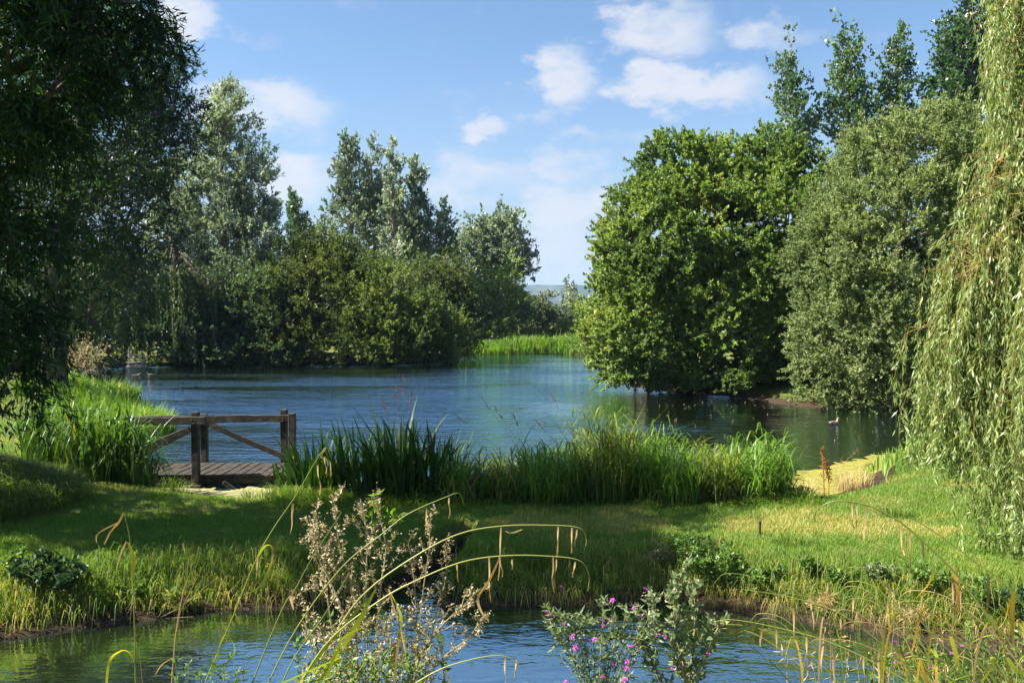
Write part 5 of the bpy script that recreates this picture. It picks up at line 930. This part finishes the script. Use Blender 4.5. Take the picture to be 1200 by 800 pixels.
sedge_plant('pendulous_sedge', 'big arching sedge at the right with stout green stems and dangling straw leaves', 'sedge',
    [([(1240, 830), (1197, 767), (1158, 722), (1122, 674), (1086, 638), (1050, 608), (1014, 591), (978, 587), (957, 598), (955, 612)], 3.4, .3, .0060, .3, dk), ([(1260, 790), (1185, 692), (1140, 656), (1092, 621), (1044, 594), (1020, 590)], 3.5, .3, .0036, .2, dk),
     *AX, *BX, ([(1190, 830), (1128, 752), (1074, 716), (1026, 674), (981, 650)], 3.5, .2, .0045, .25, dk), ([(1130, 830), (1068, 782), (990, 722), (930, 700), (868, 690)], 3.6, .2, .0034, .6, dk), ([(1180, 830), (1100, 770), (1040, 730), (980, 705), (920, 694)], 3.7, .2, .003, .5, dk),
     ([(1110, 830), (1050, 790), (980, 755), (920, 737), (862, 726), (835, 728)], 3.6, .2, .0030, .75, dk), ([(1200, 740), (1130, 690), (1070, 660), (1010, 630), (955, 618), (918, 617)], 3.6, .3, .0026, .2, dk)],
    [*AS, *BS, ([(1117, 664), (1122, 690), (1125, 720)], 3.6, .017, .1, 'yellow_leaf'), ([(1094, 669), (1088, 684), (1074, 700)], 3.6, .012, .25, 'yellow_leaf'), ([(1086, 708), (1078, 722), (1073, 745), (1068, 766)], 3.6, .011, .1, 'yellow_leaf'), ([(1114, 745), (1120, 765), (1124, 784)], 3.4, .018, .6, 'yellow_leaf'),
     ([(1188, 692), (1186, 720), (1187, 748)], 3.4, .019, .15, 'yellow_leaf'), ([(1184, 700), (1178, 725), (1170, 736)], 3.45, .011, .3, 'yellow_leaf'), ([(1122, 770), (1140, 752), (1160, 744), (1178, 748)], 3.3, .014, .8, 'yellow_leaf'), ([(1100, 820), (1085, 795), (1078, 770)], 3.3, .016, .15, 'yellow_leaf'),
     ([(1150, 800), (1165, 775), (1162, 770), (1166, 785)], 3.3, .014, .75, 'yellow_leaf'), ([(1180, 770), (1192, 785), (1215, 790)], 3.3, .018, .8, 'yellow_leaf'), ([(1110, 800), (1140, 790), (1175, 795)], 3.3, .014, .9, 'yellow_leaf'), ([(1060, 650), (1058, 640), (1070, 620)], 3.7, .010, .3, 'straw'),
     ([(1017, 597), (1026, 603), (1032, 608)], 3.7, .010, .7, 'straw'), ([(1035, 604), (1033, 596), (1038, 594)], 3.7, .006, .5, 'straw'), ([(1080, 632), (1082, 645), (1082, 656)], 3.65, .011, .7, 'straw'), ([(1036, 684), (1044, 692), (1049, 700)], 3.65, .010, .8, 'straw'), ([(1065, 830), (1074, 800), (1078, 770)], 3.3, .012, .2, 'yellow_leaf'),
     ([(1090, 760), (1098, 770), (1092, 790)], 3.3, .014, .7, 'yellow_leaf'), ([(1215, 760), (1196, 772), (1190, 800)], 3.2, .016, .8, 'yellow_leaf'), ([(1158, 672), (1158, 700), (1156, 722)], 3.6, .015, .1, 'dead')],
    [(998, 590, 30, 3.7), (1004, 592, 26, 3.7), (1016, 593, 40, 3.7), (1055, 616, 38, 3.65), (1066, 622, 50, 3.65), (1116, 680, 46, 3.6), (1121, 684, 52, 3.6), (1126, 690, 40, 3.6), (1040, 704, 36, 3.7), (985, 722, 30, 3.7), (950, 700, 38, 3.75), (930, 712, 50, 3.75), (910, 737, 30, 3.7), (1000, 700, 34, 3.7), (965, 742, 46, 3.7), (893, 735, 22, 3.7), (1012, 768, 40, 3.65), (1030, 760, 50, 3.6), (975, 760, 46, 3.65), (945, 746, 46, 3.65)], 425)
herb('low_weed', 'tangled undergrowth at the lower right with tiny pink flowers', 'wild plant', None, [ws([(1060 + 13 * i, 830), (1062 + 13 * i, 800 - (i % 4) * 8), (1058 + 13 * i + (i % 3) * 5, 745 + 9 * (i % 5) - i * 2)], 3.8 + .12 * (i % 4)) for i in range(-3, 12)],
     M['herb'], M['stem_green'], 409, L=.034, W=.015, nside=9, sidelen=.07, per=6, stem_r=.003, flowers=[(P(a, b, 3.8), 1.0) for a, b in [(1049, 752), (1069, 756), (1050, 775), (1115, 765), (1095, 778), (1091, 782), (1154, 790), (1062, 767), (1128, 757)]])
herb('low_weed', 'straw and green tangle at the foot of the arching sedge, over the water', 'wild plant', None, [ws([(900 + 17 * i, 830), (905 + 17 * i, 800), (898 + 17 * i + (i % 3) * 7, 745 + 8 * (i % 4) - i * 2)], 4.1 + .1 * (i % 4)) for i in range(1, 13)],
     M['straw'], M['straw'], 410, L=.05, W=.006, nside=5, sidelen=.10, per=4, stem_r=.0022, curl=.4)

# ------------------------------------------------------------------ air
hm, hn = mat('thin_haze'); pv = hn.nodes.new('ShaderNodeVolumePrincipled'); pv.inputs['Density'].default_value = 0.00016; pv.inputs['Color'].default_value = (.50, .70, 1.0, 1); pv.inputs['Anisotropy'].default_value = 0.2
ho = hn.nodes.new('ShaderNodeOutputMaterial'); hn.links.new(pv.outputs[0], ho.inputs['Volume'])
bx = np.array([(x_, y_, z_) for z_ in (-4., 190.) for y_ in (-90., 4700.) for x_ in (-2900., 2900.)])
tag(link('haze', mesh('haze', bx, np.array([[0, 2, 3, 1], [4, 5, 7, 6], [0, 1, 5, 4], [2, 6, 7, 3], [0, 4, 6, 2], [1, 3, 7, 5]]), hm)), 'thin blue haze over the far hills', None, None, 'stuff')
